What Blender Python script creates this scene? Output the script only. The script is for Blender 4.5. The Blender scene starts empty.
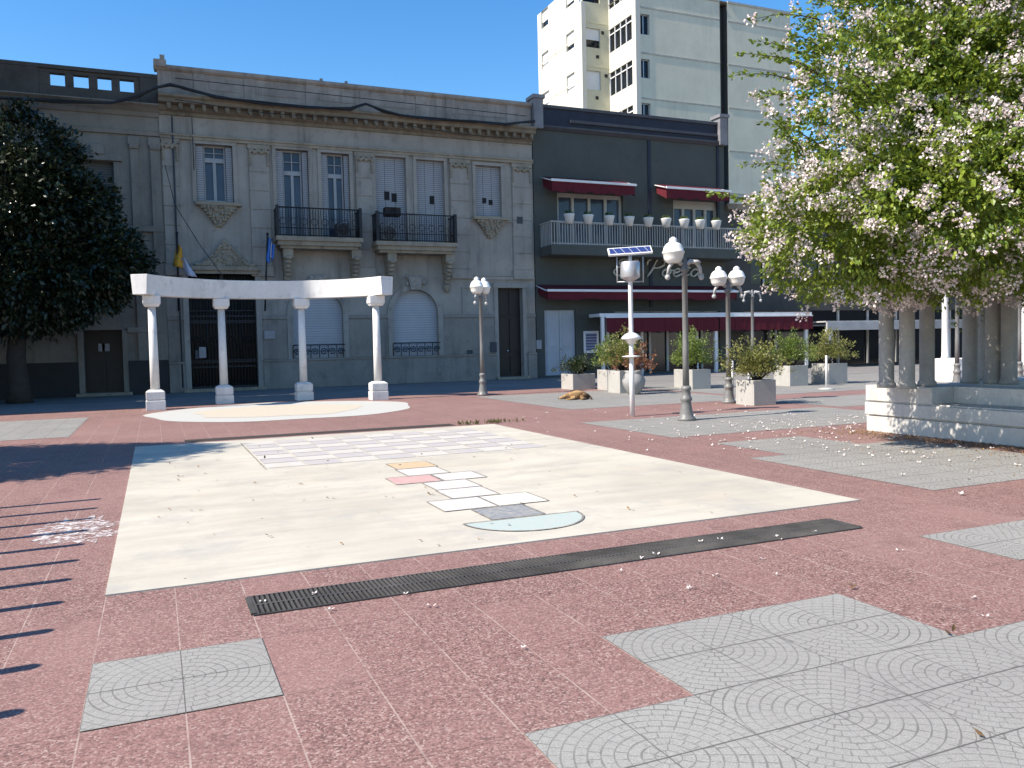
import bpy, bmesh, math, random
from mathutils import Vector, Matrix, noise
random.seed(7)
R = random.random
U = random.uniform
sc = bpy.context.scene
COL = sc.collection
RAD = math.radians
# ------------------------------------------------------------------ camera (solved from the paving grid)
FPX, PITCH, ROLL, YAW, HC = 828.17, 0.0462828, -0.0230415, 0.4068432, 1.6
cy_, sy_, cp_, sp_ = math.cos(YAW), math.sin(YAW), math.cos(PITCH), math.sin(PITCH)
FW = Vector((sy_*cp_, cy_*cp_, -sp_)); RT = Vector((cy_, -sy_, 0)); UP = RT.cross(FW)
R2 = RT*math.cos(ROLL) + UP*math.sin(ROLL); U2 = UP*math.cos(ROLL) - RT*math.sin(ROLL)
def ray(px, py): return FW*FPX + R2*(px-512) - U2*(py-384)
def G(px, py, z=0.0):
    d = ray(px, py); t = (z-HC)/d.z; return (t*d.x, t*d.y)
YF = 36.3
def F(px, py, Y=YF):
    d = ray(px, py); t = Y/d.y; return (t*d.x, HC+t*d.z)
def FX(px, py, X):
    d = ray(px, py); t = X/d.x; return (t*d.y, HC+t*d.z)
def rect(x0, y0, x1, y1, Y=YF):
    mx, my = (x0+x1)/2, (y0+y1)/2
    return (F(x0, my, Y)[0], F(x1, my, Y)[0], F(mx, y1, Y)[1], F(mx, y0, Y)[1])   # X0,X1,Z0,Z1
cam = bpy.data.cameras.new('camera'); co = bpy.data.objects.new('camera', cam); COL.objects.link(co)
cam.sensor_width = 36; cam.lens = FPX/1024*36; cam.clip_end = 4000; cam.clip_start = .05
mw = Matrix((R2, U2, -FW)).transposed().to_4x4(); mw.translation = Vector((0, 0, HC)); co.matrix_world = mw
sc.camera = co

# ------------------------------------------------------------------ mesh builder
class MB:
    def __init__(s): s.v = []; s.f = []; s.sm = []
    def add(s, vs, fs, smooth=False):
        o = len(s.v); s.v += [tuple(v) for v in vs]
        for f in fs: s.f.append([i+o for i in f]); s.sm.append(smooth)
        return s
    def box(s, x0, x1, y0, y1, z0, z1):
        vs = [(x, y, z) for z in (z0, z1) for y in (y0, y1) for x in (x0, x1)]
        return s.add(vs, [(0,2,3,1),(4,5,7,6),(0,1,5,4),(1,3,7,5),(3,2,6,7),(2,0,4,6)])
    def taper(s, cx, cy, z0, z1, a0, b0, a1, b1):
        vs = [(cx+i*a0/2, cy+j*b0/2, z0) for j in (-1,1) for i in (-1,1)] + [(cx+i*a1/2, cy+j*b1/2, z1) for j in (-1,1) for i in (-1,1)]
        return s.add(vs, [(0,2,3,1),(4,5,7,6),(0,1,5,4),(1,3,7,5),(3,2,6,7),(2,0,4,6)])
    def quad(s, a, b, c, d): return s.add([a,b,c,d], [(0,1,2,3)])
    def lathe(s, prof, cx=0, cy=0, cz=0, n=20, sx=1, sy=1):
        vs = []; fs = []
        for r, z in prof:
            for k in range(n):
                a = 2*math.pi*k/n; vs.append((cx+r*sx*math.cos(a), cy+r*sy*math.sin(a), cz+z))
        for i in range(len(prof)-1):
            for k in range(n):
                k2 = (k+1) % n; fs.append((i*n+k, i*n+k2, (i+1)*n+k2, (i+1)*n+k))
        fs.append(tuple(range(n-1, -1, -1))); m = (len(prof)-1)*n; fs.append(tuple(m+k for k in range(n)))
        return s.add(vs, fs, True)
    def tube(s, pts, r, n=8):
        pts = [Vector(p) for p in pts]; vs = []; fs = []
        rr = r if isinstance(r, (list, tuple)) else [r]*len(pts)
        up = Vector((0.13, 0.21, 0.97))
        for i, p in enumerate(pts):
            t = (pts[min(i+1, len(pts)-1)] - pts[max(i-1, 0)]).normalized()
            a = t.cross(up)
            if a.length < .1: a = t.cross(Vector((1, 0.1, 0)))
            a.normalize(); b = t.cross(a)
            for k in range(n):
                w = 2*math.pi*k/n; vs.append(p + (a*math.cos(w) + b*math.sin(w))*rr[i])
        for i in range(len(pts)-1):
            for k in range(n):
                k2 = (k+1) % n; fs.append((i*n+k, i*n+k2, (i+1)*n+k2, (i+1)*n+k))
        fs.append(tuple(range(n-1, -1, -1))); m = (len(pts)-1)*n; fs.append(tuple(m+k for k in range(n)))
        return s.add(vs, fs, True)
    def blob(s, c, rx, ry, rz, n=10, m=6):
        prof = [(max(1e-3, math.sin(math.pi*i/m)), -math.cos(math.pi*i/m)) for i in range(m+1)]
        vs = []; fs = []
        for q, z in prof:
            for k in range(n):
                a = 2*math.pi*k/n; vs.append((c[0]+q*rx*math.cos(a), c[1]+q*ry*math.sin(a), c[2]+z*rz))
        for i in range(m):
            for k in range(n):
                k2 = (k+1) % n; fs.append((i*n+k, i*n+k2, (i+1)*n+k2, (i+1)*n+k))
        return s.add(vs, fs, True)
    def prism(s, poly, z0, z1):          # poly in xy (ccw)
        n = len(poly); vs = [(x, y, z0) for x, y in poly] + [(x, y, z1) for x, y in poly]
        fs = [tuple(range(n-1, -1, -1)), tuple(range(n, 2*n))] + [(i, (i+1) % n, n+(i+1) % n, n+i) for i in range(n)]
        return s.add(vs, fs)
    def prism_xz(s, poly, y0, y1):       # poly in xz, from y0 (front) to y1
        n = len(poly); vs = [(x, y0, z) for x, z in poly] + [(x, y1, z) for x, z in poly]
        fs = [tuple(range(n)), tuple(range(2*n-1, n-1, -1))] + [(i, n+i, n+(i+1) % n, (i+1) % n) for i in range(n)]
        return s.add(vs, fs)
    def ext_x(s, prof, x0, x1):          # prof in (y,z) closed polygon
        n = len(prof); vs = [(x0, y, z) for y, z in prof] + [(x1, y, z) for y, z in prof]
        fs = [tuple(range(n)), tuple(range(2*n-1, n-1, -1))] + [(i, n+i, n+(i+1) % n, (i+1) % n) for i in range(n)]
        return s.add(vs, fs)
    def build(s, name, mat, parent=None, bevel=0):
        me = bpy.data.meshes.new(name)
        off = Vector((0, 0, 0)); p = parent
        while p: off += p.location; p = p.parent
        me.from_pydata([(v[0]-off.x, v[1]-off.y, v[2]-off.z) for v in s.v], [], s.f)
        me.polygons.foreach_set('use_smooth', s.sm)
        me.validate()
        bm = bmesh.new(); bm.from_mesh(me)
        if len(bm.faces) < 30000: bmesh.ops.recalc_face_normals(bm, faces=bm.faces)
        bm.to_mesh(me); bm.free()
        me.materials.append(mat); o = bpy.data.objects.new(name, me); COL.objects.link(o)
        if parent: o.parent = parent
        if bevel:
            b = o.modifiers.new('bevel', 'BEVEL'); b.width = bevel; b.segments = 2; b.limit_method = 'ANGLE'
        return o
def tag(o, label=None, cat=None, group=None, kind=None):
    if label: o['label'] = label
    if cat: o['category'] = cat
    if group: o['group'] = group
    if kind: o['kind'] = kind
    return o
def thing(name, label, cat, loc=(0, 0, 0), group=None):
    o = bpy.data.objects.new(name, None); COL.objects.link(o); o.location = loc; o.empty_display_size = .2
    return tag(o, label, cat, group)
def copy_tree(o, parent=None):
    c = o.copy(); COL.objects.link(c)
    if parent: c.parent = parent
    for ch in list(o.children): copy_tree(ch, c)
    return c
def wall_holes(mb, x0, x1, z0, z1, y, holes, depth=.35, back=True):
    xs = sorted({x0, x1, *[h[0] for h in holes], *[h[1] for h in holes]}); zs = sorted({z0, z1, *[h[2] for h in holes], *[h[3] for h in holes]})
    for i in range(len(xs)-1):
        for j in range(len(zs)-1):
            cx, cz = (xs[i]+xs[i+1])/2, (zs[j]+zs[j+1])/2
            if not any(h[0] < cx < h[1] and h[2] < cz < h[3] for h in holes):
                mb.quad((xs[i], y, zs[j]), (xs[i+1], y, zs[j]), (xs[i+1], y, zs[j+1]), (xs[i], y, zs[j+1]))
    for a, b, c, d in holes:
        e = y+depth
        mb.quad((a,y,c),(a,e,c),(a,e,d),(a,y,d)); mb.quad((b,e,c),(b,y,c),(b,y,d),(b,e,d))
        mb.quad((a,y,d),(a,e,d),(b,e,d),(b,y,d)); mb.quad((a,e,c),(a,y,c),(b,y,c),(b,e,c))

# ------------------------------------------------------------------ materials
class NT:
    def __init__(s, name):
        s.m = bpy.data.materials.new(name); s.m.use_nodes = True; s.t = s.m.node_tree; s.n = s.t.nodes
        s.b = s.n['Principled BSDF']; s.out = s.n['Material Output']
    def node(s, ty, **kw):
        n = s.n.new(ty)
        for k, v in kw.items():
            if hasattr(n, k): setattr(n, k, v)
        return n
    def l(s, a, b): s.t.links.new(a, b)
    def val(s, x, sock):
        if isinstance(x, (int, float)): sock.default_value = x
        elif isinstance(x, tuple): sock.default_value = (*x, 1) if len(x) == 3 and len(sock.default_value) == 4 else x
        else: s.l(x, sock)
    def math(s, op, a, b=0.0, c=0.0):
        n = s.n.new('ShaderNodeMath'); n.operation = op
        s.val(a, n.inputs[0]); s.val(b, n.inputs[1]); s.val(c, n.inputs[2]); return n.outputs[0]
    def mix(s, f, a, b, mode='MIX'):
        n = s.n.new('ShaderNodeMix'); n.data_type = 'RGBA'; n.blend_type = mode
        s.val(f, n.inputs[0]); s.val(a, n.inputs[6]); s.val(b, n.inputs[7]); return n.outputs[2]
    def coord(s, scale=(1, 1, 1), kind='Object'):
        tc = s.n.new('ShaderNodeTexCoord'); mp = s.n.new('ShaderNodeMapping'); mp.inputs['Scale'].default_value = scale
        if kind == 'World':
            g = s.n.new('ShaderNodeNewGeometry'); s.l(g.outputs['Position'], mp.inputs[0])
        else: s.l(tc.outputs[kind], mp.inputs[0])
        return mp.outputs[0]
    def noise(s, vec, scale, detail=4, rough=.55):
        n = s.n.new('ShaderNodeTexNoise'); s.l(vec, n.inputs['Vector']); n.inputs['Scale'].default_value = scale
        n.inputs['Detail'].default_value = detail; n.inputs['Roughness'].default_value = rough; return n.outputs['Fac']
    def ramp(s, f, *stops):
        n = s.n.new('ShaderNodeValToRGB'); s.l(f, n.inputs[0]); e = n.color_ramp.elements
        while len(e) < len(stops): e.new(.5)
        for i, (p, c) in enumerate(stops):
            e[i].position = p; e[i].color = (*c, 1) if isinstance(c, tuple) else (c, c, c, 1)
        return n.outputs[0]
    def bump(s, h, strength=.3, dist=.02):
        n = s.n.new('ShaderNodeBump'); n.inputs['Strength'].default_value = strength; n.inputs['Distance'].default_value = dist
        s.l(h, n.inputs['Height']); s.l(n.outputs[0], s.b.inputs['Normal'])
    def done(s, col, rough=.8, metal=0., spec=.5):
        s.val(col, s.b.inputs['Base Color']); s.val(rough, s.b.inputs['Roughness']); s.b.inputs['Metallic'].default_value = metal
        s.b.inputs['Specular IOR Level'].default_value = spec; return s.m
def mul(c, k): return tuple(min(1, x*k) for x in c)
def M(name, col, rough=.8, var=.18, scale=1.2, bump=.15, bscale=30, stain=0., metal=0., spec=.4, dirt=(.06, .05, .04), grain=.08):
    t = NT(name); v = t.coord()
    c = t.mix(t.ramp(t.noise(v, scale, 6, .65), (.3, 0.), (.7, 1.)), mul(col, 1-var), mul(col, 1+var))
    fine = t.ramp(t.noise(v, bscale, 3), (.35, 0.), (.65, 1.))
    if grain: c = t.mix(t.math('MULTIPLY', fine, grain*2), c, mul(col, .55))
    if stain:
        st = t.noise(t.coord((2.2, 2.2, .16)), 1., 6, .7); pt = t.noise(v, .45, 5, .6)
        k = t.math('MULTIPLY', t.ramp(st, (.48, 0.), (.75, 1.)), t.ramp(pt, (.4, .15), (.65, 1.)))
        c = t.mix(t.math('MULTIPLY', k, stain), c, dirt)
        pt2 = t.noise(v, 2.6, 6, .7)
        c = t.mix(t.math('MULTIPLY', t.ramp(pt2, (.56, 0.), (.68, 1.)), stain*.55), c, mul(col, .42))
    if bump: t.bump(t.noise(v, bscale, 4), bump, .01)
    return t.done(c, rough, metal, spec)
def glass(name, col=(.02, .03, .04)):
    t = NT(name); v = t.coord((1, 1, 1)); t.bump(t.noise(v, .9, 1), .06, .05)
    return t.done(t.mix(t.noise(v, .8, 3), mul(col, .5), mul(col, 1.6)), .1, 0, .4)
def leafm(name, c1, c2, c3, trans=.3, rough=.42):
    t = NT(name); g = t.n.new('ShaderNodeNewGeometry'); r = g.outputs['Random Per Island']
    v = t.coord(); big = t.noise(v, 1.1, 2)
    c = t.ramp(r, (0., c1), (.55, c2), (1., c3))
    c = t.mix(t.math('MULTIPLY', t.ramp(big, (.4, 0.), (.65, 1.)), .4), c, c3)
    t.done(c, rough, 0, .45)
    tr = t.n.new('ShaderNodeBsdfTranslucent'); t.l(t.mix(.5, c, mul(c3, 1.5)), tr.inputs[0])
    mx = t.n.new('ShaderNodeMixShader'); mx.inputs[0].default_value = trans
    t.l(t.b.outputs[0], mx.inputs[1]); t.l(tr.outputs[0], mx.inputs[2]); t.l(mx.outputs[0], t.out.inputs[0]); return t.m
TX0, TY0, TP = -.355, 3.06, .4225     # the measured tile grid
def red_tile():
    t = NT('red_terrazzo'); w = t.coord(kind='World'); sp = t.n.new('ShaderNodeSeparateXYZ'); t.l(w, sp.inputs[0])
    vo = t.n.new('ShaderNodeTexVoronoi'); t.l(w, vo.inputs['Vector']); vo.inputs['Scale'].default_value = 100
    sc_ = t.n.new('ShaderNodeSeparateColor'); t.l(vo.outputs['Color'], sc_.inputs[0])
    c = t.ramp(sc_.outputs[0], (0., (.03, .02, .019)), (.22, (.125, .07, .06)), (.55, (.24, .129, .11)), (.84, (.315, .195, .168)), (1., (.46, .37, .32)))
    c = t.mix(.25, c, (.21, .104, .088))
    # each slab its own shade
    fx = t.math('FLOOR', t.math('DIVIDE', t.math('SUBTRACT', sp.outputs[0], TX0), TP)); fy = t.math('FLOOR', t.math('DIVIDE', t.math('SUBTRACT', sp.outputs[1], TY0), TP*2))
    cb = t.n.new('ShaderNodeCombineXYZ'); t.l(fx, cb.inputs[0]); t.l(fy, cb.inputs[1])
    wn = t.n.new('ShaderNodeTexWhiteNoise'); t.l(cb.outputs[0], wn.inputs['Vector'])
    c = t.mix(t.math('MULTIPLY', wn.outputs['Value'], .42), c, (.28, .155, .135))
    big = t.noise(w, .35, 6, .65)
    c = t.mix(t.math('MULTIPLY', t.ramp(big, (.45, 0.), (.7, 1.)), .45), c, (.31, .19, .165))
    pat = t.noise(w, 2.2, 7, .7); c = t.mix(t.math('MULTIPLY', t.ramp(pat, (.55, 0.), (.72, 1.)), .38), c, (.1, .055, .05))
    # joints: pale along Y, thin and dark along X
    dx = t.math('PINGPONG', t.math('SUBTRACT', sp.outputs[0], TX0-50*TP), TP/2); dy = t.math('PINGPONG', t.math('SUBTRACT', sp.outputs[1], TY0-50*TP), TP)
    jn = t.noise(w, 5, 4)
    jx = t.math('LESS_THAN', dx, t.math('MULTIPLY_ADD', jn, .0065, .0002)); jy = t.math('LESS_THAN', dy, t.math('MULTIPLY', jn, .006))
    pale = t.ramp(t.noise(w, .8, 3), (.3, (.14, .09, .075)), (.42, (.42, .33, .28)))
    c = t.mix(t.math('MULTIPLY', jx, t.ramp(t.noise(w, 2.3, 5, .7), (.35, .15), (.6, .8))), c, pale); c = t.mix(t.math('MULTIPLY', jy, .7), c, (.11, .06, .05))
    h = t.math('SUBTRACT', t.math('MULTIPLY', sc_.outputs[1], .25), t.math('MAXIMUM', jx, jy)); t.bump(h, .35, .004)
    return t.done(c, .72, 0, .35)
def grey_tile():
    t = NT('fan_pattern_tile'); w = t.coord(kind='World'); sp = t.n.new('ShaderNodeSeparateXYZ'); t.l(w, sp.inputs[0])
    P2 = TP*2
    def loc(o, base): return t.math('SUBTRACT', t.math('MODULO', t.math('ADD', t.math('SUBTRACT', o, base), 60*P2), P2), P2/2)
    u = loc(sp.outputs[0], TX0); v = loc(sp.outputs[1], TY0)
    r = t.math('SQRT', t.math('ADD', t.math('MULTIPLY', u, u), t.math('MULTIPLY', v, v))); th = t.math('ARCTAN2', v, u)
    step = .052; q = t.math('DIVIDE', r, step); k = t.math('FLOOR', q)
    brk = t.noise(w, 9, 4, .7); ring = t.math('LESS_THAN', t.math('PINGPONG', r, step/2), t.math('MULTIPLY', t.math('SUBTRACT', brk, .28), .014))
    # stones along each ring: count grows with the ring
    nst = t.math('MULTIPLY_ADD', k, 5, 5); ph = t.math('ADD', t.math('MULTIPLY', t.math('DIVIDE', th, 2*math.pi), nst), t.math('MULTIPLY', k, .37))
    fr = t.math('PINGPONG', ph, .5); arcw = t.math('DIVIDE', t.math('MULTIPLY', fr, t.math('MULTIPLY', r, 2*math.pi)), nst)
    rad = t.math('LESS_THAN', arcw, t.math('MULTIPLY', t.math('SUBTRACT', t.noise(w, 11, 4, .7), .39), .018))
    gro = t.math('MAXIMUM', ring, rad)
    dx = t.math('PINGPONG', t.math('SUBTRACT', sp.outputs[0], TX0-50*TP), TP/2); dy = t.math('PINGPONG', t.math('SUBTRACT', sp.outputs[1], TY0-50*TP), TP/2)
    jx = t.math('LESS_THAN', dx, .0025); jy = t.math('LESS_THAN', dy, .0045); J = t.math('MAXIMUM', jx, jy)
    fine = t.noise(w, 170, 3, .7); big = t.noise(w, .6, 6, .65)
    c = t.mix(t.ramp(fine, (.3, 0.), (.7, 1.)), (.21, .205, .185), (.375, .365, .335))
    c = t.mix(t.ramp(big, (.4, 0.), (.7, .5)), c, (.21, .2, .185))
    gum = t.n.new('ShaderNodeTexVoronoi'); t.l(w, gum.inputs['Vector']); gum.inputs['Scale'].default_value = 1.7; c = t.mix(t.math('MULTIPLY', t.math('LESS_THAN', t.math('ADD', gum.outputs['Distance'], t.math('MULTIPLY', t.noise(w, 25, 2), .05)), .058), .6), c, (.07, .068, .064)); spk = t.noise(w, 14, 5, .75); c = t.mix(t.math('MULTIPLY', t.ramp(spk, (.6, 0.), (.7, 1.)), .5), c, (.11, .105, .1))
    wear = t.ramp(t.noise(w, 3.2, 4), (.35, .15), (.6, .6))
    c = t.mix(t.math('MULTIPLY', gro, t.math('MULTIPLY_ADD', wear, .7, .12)), c, (.06, .057, .052)); c = t.mix(t.math('MULTIPLY', J, .8), c, (.07, .065, .06))
    h = t.math('SUBTRACT', t.math('MULTIPLY', fine, .15), t.math('MAXIMUM', gro, J)); t.bump(h, 1., .008)
    return t.done(c, .85, 0, .3)
def slab_mat():
    t = NT('worn_pale_concrete'); w = t.coord(kind='World')
    big = t.noise(w, .45, 7, .6); c = t.mix(t.ramp(big, (.35, 0.), (.65, 1.)), (.43, .4, .33), (.54, .505, .42))
    sw = t.noise(t.coord((.5, 3., 1), 'World'), .9, 7, .7); c = t.mix(t.math('MULTIPLY', t.ramp(sw, (.45, 0.), (.68, 1.)), .6), c, (.36, .33, .27))
    pk = t.noise(w, 1.4, 4); c = t.mix(t.math('MULTIPLY', t.ramp(pk, (.55, 0.), (.7, 1.)), .3), c, (.55, .46, .35))
    fi = t.noise(w, 60, 4, .7); c = t.mix(t.math('MULTIPLY', t.ramp(fi, (.4, 0.), (.7, 1.)), .16), c, (.3, .27, .22))
    vo = t.n.new('ShaderNodeTexVoronoi'); t.l(w, vo.inputs['Vector']); vo.inputs['Scale'].default_value = 2.4
    gs = t.noise(w, 1.1, 6, .7); c = t.mix(t.math('MULTIPLY', t.ramp(gs, (.5, 0.), (.7, 1.)), .7), c, (.33, .315, .285)); ch = t.math('LESS_THAN', t.math('ADD', vo.outputs['Distance'], t.math('MULTIPLY', t.noise(w, 30, 2), .06)), .066)
    c = t.mix(t.math('MULTIPLY', ch, .72), c, (.12, .11, .1)); t.bump(t.math('SUBTRACT', t.math('MULTIPLY', fi, .4), ch), .25, .006)
    return t.done(c, .85, 0, .25)
def paint(name, col, wear=.5, sc_=9):
    t = NT(name); w = t.coord(kind='World'); n = t.noise(w, sc_, 7, .75); n2 = t.noise(w, 1.7, 4)
    k = t.math('MULTIPLY', t.ramp(n, (.42, 0.), (.66, 1.)), t.ramp(n2, (.3, .4), (.6, 1.)))
    return t.done(t.mix(t.math('MULTIPLY', k, wear), col, (.47, .43, .35)), .75, 0, .3)
RED = red_tile(); GREY = grey_tile(); SLAB = slab_mat()
ASPH = M('dull_grey_pavement', (.2, .19, .18), .85, .2, .4, .2, 40)
BWALL = M('aged_grey_stucco', (.335, .305, .265), .9, .17, .7, .3, 18, stain=.8)
BTRIM = M('weathered_moulding', (.31, .265, .2), .9, .2, 1.4, .35, 22, stain=.75)
CORN = M('blackened_cornice', (.225, .185, .135), .92, .3, 1.6, .4, 20, stain=.9)
PARA = M('parapet_render', (.34, .285, .24), .9, .32, .9, .35, 16, stain=1.)
AWALL = M('old_grey_facade', (.24, .217, .185), .9, .18, .7, .3, 16, stain=.7)
APARA = M('sooty_parapet', (.085, .075, .066), .92, .3, 1.2, .35, 16, stain=.6)
CWALL = M('charcoal_painted_wall', (.072, .079, .07), .8, .16, .6, .2, 22, stain=.45)
CBAND = M('slate_parapet_cladding', (.016, .02, .036), .6, .3, 1.5, .15, 30, stain=.2)
CREAM = M('sun_bleached_cream_paint', (.7, .655, .51), .85, .1, .5, .15, 14, stain=.3, dirt=(.3, .28, .24))
WHITEW = M('white_tower_paint', (.6, .58, .5), .85, .06, .5, .1, 14, stain=.1, dirt=(.4, .38, .34))
YELW = M('pale_yellow_paint', (.62, .58, .41), .85, .08, .5, .1, 14, stain=.15, dirt=(.35, .32, .2))
WHITE = M('chalky_white_paint', (.69, .68, .65), .75, .12, 1.5, .35, 22, stain=.75, dirt=(.3, .29, .27))
WHITE2 = M('white_metal_paint', (.72, .72, .71), .45, .06, 2, .05, 30, stain=.1)
SHUT = M('pale_shutter_paint', (.34, .35, .355), .6, .08, 1, .1, 20, stain=.25)
DARKW = M('dark_varnished_wood', (.022, .015, .012), .5, .3, 3, .1, 30)
DARKIN = M('dark_interior', (.012, .012, .014), .8, .3, 2, 0)
IRON = M('black_wrought_iron', (.012, .013, .016), .5, .3, 5, .1, 40)
GLASS = glass('dark_window_glass', (.008, .01, .013)); BGLASS = glass('bluish_window_glass', (.05, .07, .1))
REDC = M('burgundy_canvas', (.1, .006, .014), .85, .15, 2, .12, 50)
SILV = M('galvanised_steel', (.5, .51, .52), .42, .12, 4, .06, 40, metal=.6)
GREYP = M('grey_lamp_paint', (.17, .17, .165), .45, .15, 5, .1, 30, stain=.2)
def globe_mat():
    t = NT('opal_globe'); v = t.coord(); c = t.mix(t.noise(v, 5, 4), (.76, .75, .69), (.84, .83, .78))
    t.b.inputs['Subsurface Weight'].default_value = .3; t.b.inputs['Subsurface Radius'].default_value = (.1, .1, .08); return t.done(c, .3, 0, .5)
GLOBE = globe_mat()
def line_mat(name, c1, c2, axis, period, width=.12, rough=.6, sc_noise=20):
    t = NT(name); v = t.coord(); sp = t.n.new('ShaderNodeSeparateXYZ'); t.l(v, sp.inputs[0])
    d = t.math('PINGPONG', t.math('ADD', sp.outputs[axis], 100*period), period/2); k = t.math('LESS_THAN', d, period*width)
    c = t.mix(t.noise(v, 2, 5), mul(c1, .85), mul(c1, 1.12)); c = t.mix(k, c, c2); t.bump(t.math('SUBTRACT', 1., k), .5, .01); return t.done(c, rough, 0, .35)
SLATS = line_mat('white_roller_slats', (.33, .335, .345), (.13, .13, .14), 2, .09)
SLATSA = line_mat('beige_roller_slats', (.15, .14, .125), (.05, .05, .045), 2, .1)
SOLAR = line_mat('blue_solar_cells', (.03, .05, .17), (.4, .42, .46), 0, .155, .04, .25)

# ------------------------------------------------------------------ the ground
def sheet(name, mat, poly, z, kind='structure'):
    b = MB(); b.add([(x, y, z) for x, y in poly], [tuple(range(len(poly)))]); o = b.build(name, mat); o['kind'] = kind; return o
def R4(x0, x1, y0, y1): return [(x0, y0), (x1, y0), (x1, y1), (x0, y1)]
sheet('ground', M('far_ground', (.16, .15, .13), .95, .2, .05, .1, 4), R4(-1500, 1500, -1500, 1500), -.02)
sheet('plaza_paving', RED, R4(-30, 60, -12, 27.2), 0.)
sheet('sidewalk', ASPH, R4(-30, 60, 27.0, 36.6), -.006)
gx = lambda n: TX0 + n*TP
gy = lambda n: TY0 + n*TP
def grey(*pts): sheet('grey_paving', GREY, list(pts), .004)
grey(*R4(gx(0), gx(2), gy(2), gy(4)))
grey((gx(4), gy(-20)), (gx(40), gy(-20)), (gx(40), gy(0)), (gx(10), gy(0)), (gx(10), gy(2)), (gx(6), gy(2)), (gx(6), gy(0)), (gx(4), gy(0)))
grey(*R4(gx(14), gx(20), gy(2), gy(4)))
GP = lambda *p: [G(*q) for q in p]
grey(*R4(7.9, 14.2, 11.6, 14.9))
grey((7.35, 6.1), (10.6, 6.1), (10.6, 9.3), (9.7, 9.3), (9.7, 10.6), (8.0, 10.6), (8.0, 9.0), (7.35, 9.0))
grey(*R4(-9, -1.6, 18.4, 23.9))
grey(*R4(9.3, 15.2, 18.0, 24.6)); grey(*R4(15.6, 40, 19.0, 27.1)); grey(*R4(14.6, 22, 14.6, 17.4))
SX0, SX1, SY0, SY1 = -.36, 6.3, 6.06, 15.62
b = MB(); b.box(SX0, SX1, SY0, SY1, -.01, .012); tag(b.build('concrete_slab', SLAB), kind='structure')
sheet('slab_edge_strip', M('dark_joint', (.04, .032, .028), .9), R4(.45, 5.6, 15.9, 16.35), .004)  # plain dark strip laid beyond the back edge of the slab
# trampled lime spill on the red tiles
def noisy_patch(name, mat, cx, cy, rx, ry, z, n=40, j=.35):
    poly = [(cx+rx*(1+U(-j, j))*math.cos(2*math.pi*k/n), cy+ry*(1+U(-j, j))*math.sin(2*math.pi*k/n)) for k in range(n)]
    return sheet(name, mat, poly, z)
def spill():
    t = NT('chalky_spill'); w = t.coord(kind='World'); k = t.ramp(t.noise(w, 11, 7, .8), (.47, 0.), (.56, 1.))
    t.done(t.mix(t.noise(w, 40, 3), (.5, .44, .42), (.62, .57, .55)), .9); tr = t.n.new('ShaderNodeBsdfTransparent'); mx = t.n.new('ShaderNodeMixShader')
    t.l(k, mx.inputs[0]); t.l(tr.outputs[0], mx.inputs[1]); t.l(t.b.outputs[0], mx.inputs[2]); t.l(mx.outputs[0], t.out.inputs[0]); return t.m
noisy_patch('lime_spill', spill(), -.72, 8.55, .36, .62, .005)
# mosaic disc in front of the curved pergola
def wob(cx, cy, r, n, j, ph=0):
    return [(cx+(r+j*math.sin(5*a+ph)+.5*j*math.sin(9*a))*math.cos(a), cy+(r+j*math.sin(5*a+ph)+.5*j*math.sin(9*a))*math.sin(a)) for a in [2*math.pi*k/n for k in range(n)]]
mos = thing('painted_circle', 'large pale painted circle with yellow centre at the foot of the curved pergola', 'floor painting', (3.2, 23, 0))
b = MB(); b.add([(x, y, .006) for x, y in wob(3.2, 23.0, 3.45, 80, .1)], [tuple(range(80))]); b.build('rim', paint('worn_pale_paint', (.45, .455, .425), .6, 4), mos)
b = MB(); b.add([(x, y, .010) for x, y in wob(3.05, 22.9, 2.15, 80, .12, 1.)], [tuple(range(80))]); b.build('centre', paint('worn_yellow_paint', (.5, .44, .345), .75, 3), mos)

# hopscotch
hs = thing('hopscotch', 'painted hopscotch of coloured squares ending in a pale half circle on the concrete slab', 'hopscotch', (3.05, 8.5, .012))
PW = paint('chalk_white_paint', (.55, .525, .5), .95); PO = paint('faded_orange_paint', (.53, .36, .2), .7); PP = paint('faded_pink_paint', (.5, .29, .275), .7)
PG = paint('faded_grey_paint', (.2, .215, .23), .65, 14); PB = paint('faded_mint_paint', (.37, .44, .41), .6); PC = paint('cream_paint', (.64, .63, .54), .6); PLINE = paint('dark_outline_paint', (.15, .14, .13), .95)
cells = [(2.86, 3.42, 10.5, 11.08, PO, 'faded orange square'), (2.83, 3.38, 9.88, 10.49, PW, 0), (2.53, 3.09, 9.32, 9.86, PP, 'faded pink square'), (3.11, 3.65, 9.3, 9.85, PW, 0),
         (2.82, 3.36, 8.73, 9.29, PW, 0), (2.8, 3.34, 8.15, 8.72, PW, 0), (2.51, 3.07, 7.54, 8.12, PW, 0), (3.08, 3.63, 7.54, 8.11, PC, 'cream square'), (2.77, 3.31, 6.96, 7.51, PG, 'dark grey square')]
zs = .016
for x0, x1, y0, y1, m_, lb in cells:
    b = MB(); b.quad((x0, y0, zs), (x1, y0, zs), (x1, y1, zs), (x0, y1, zs)); o = b.build('square', m_, hs)
    if lb: o['label'] = lb
b = MB(); arc = [(3.05+.56*math.cos(a), 6.93+.55*math.sin(a), zs) for a in [math.pi+math.pi*k/24 for k in range(25)]]; b.add(arc, [tuple(range(25))]); o = b.build('half_circle', PB, hs); o['label'] = 'pale mint half circle'
b = MB(); lw = .008; z2 = .019
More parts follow.
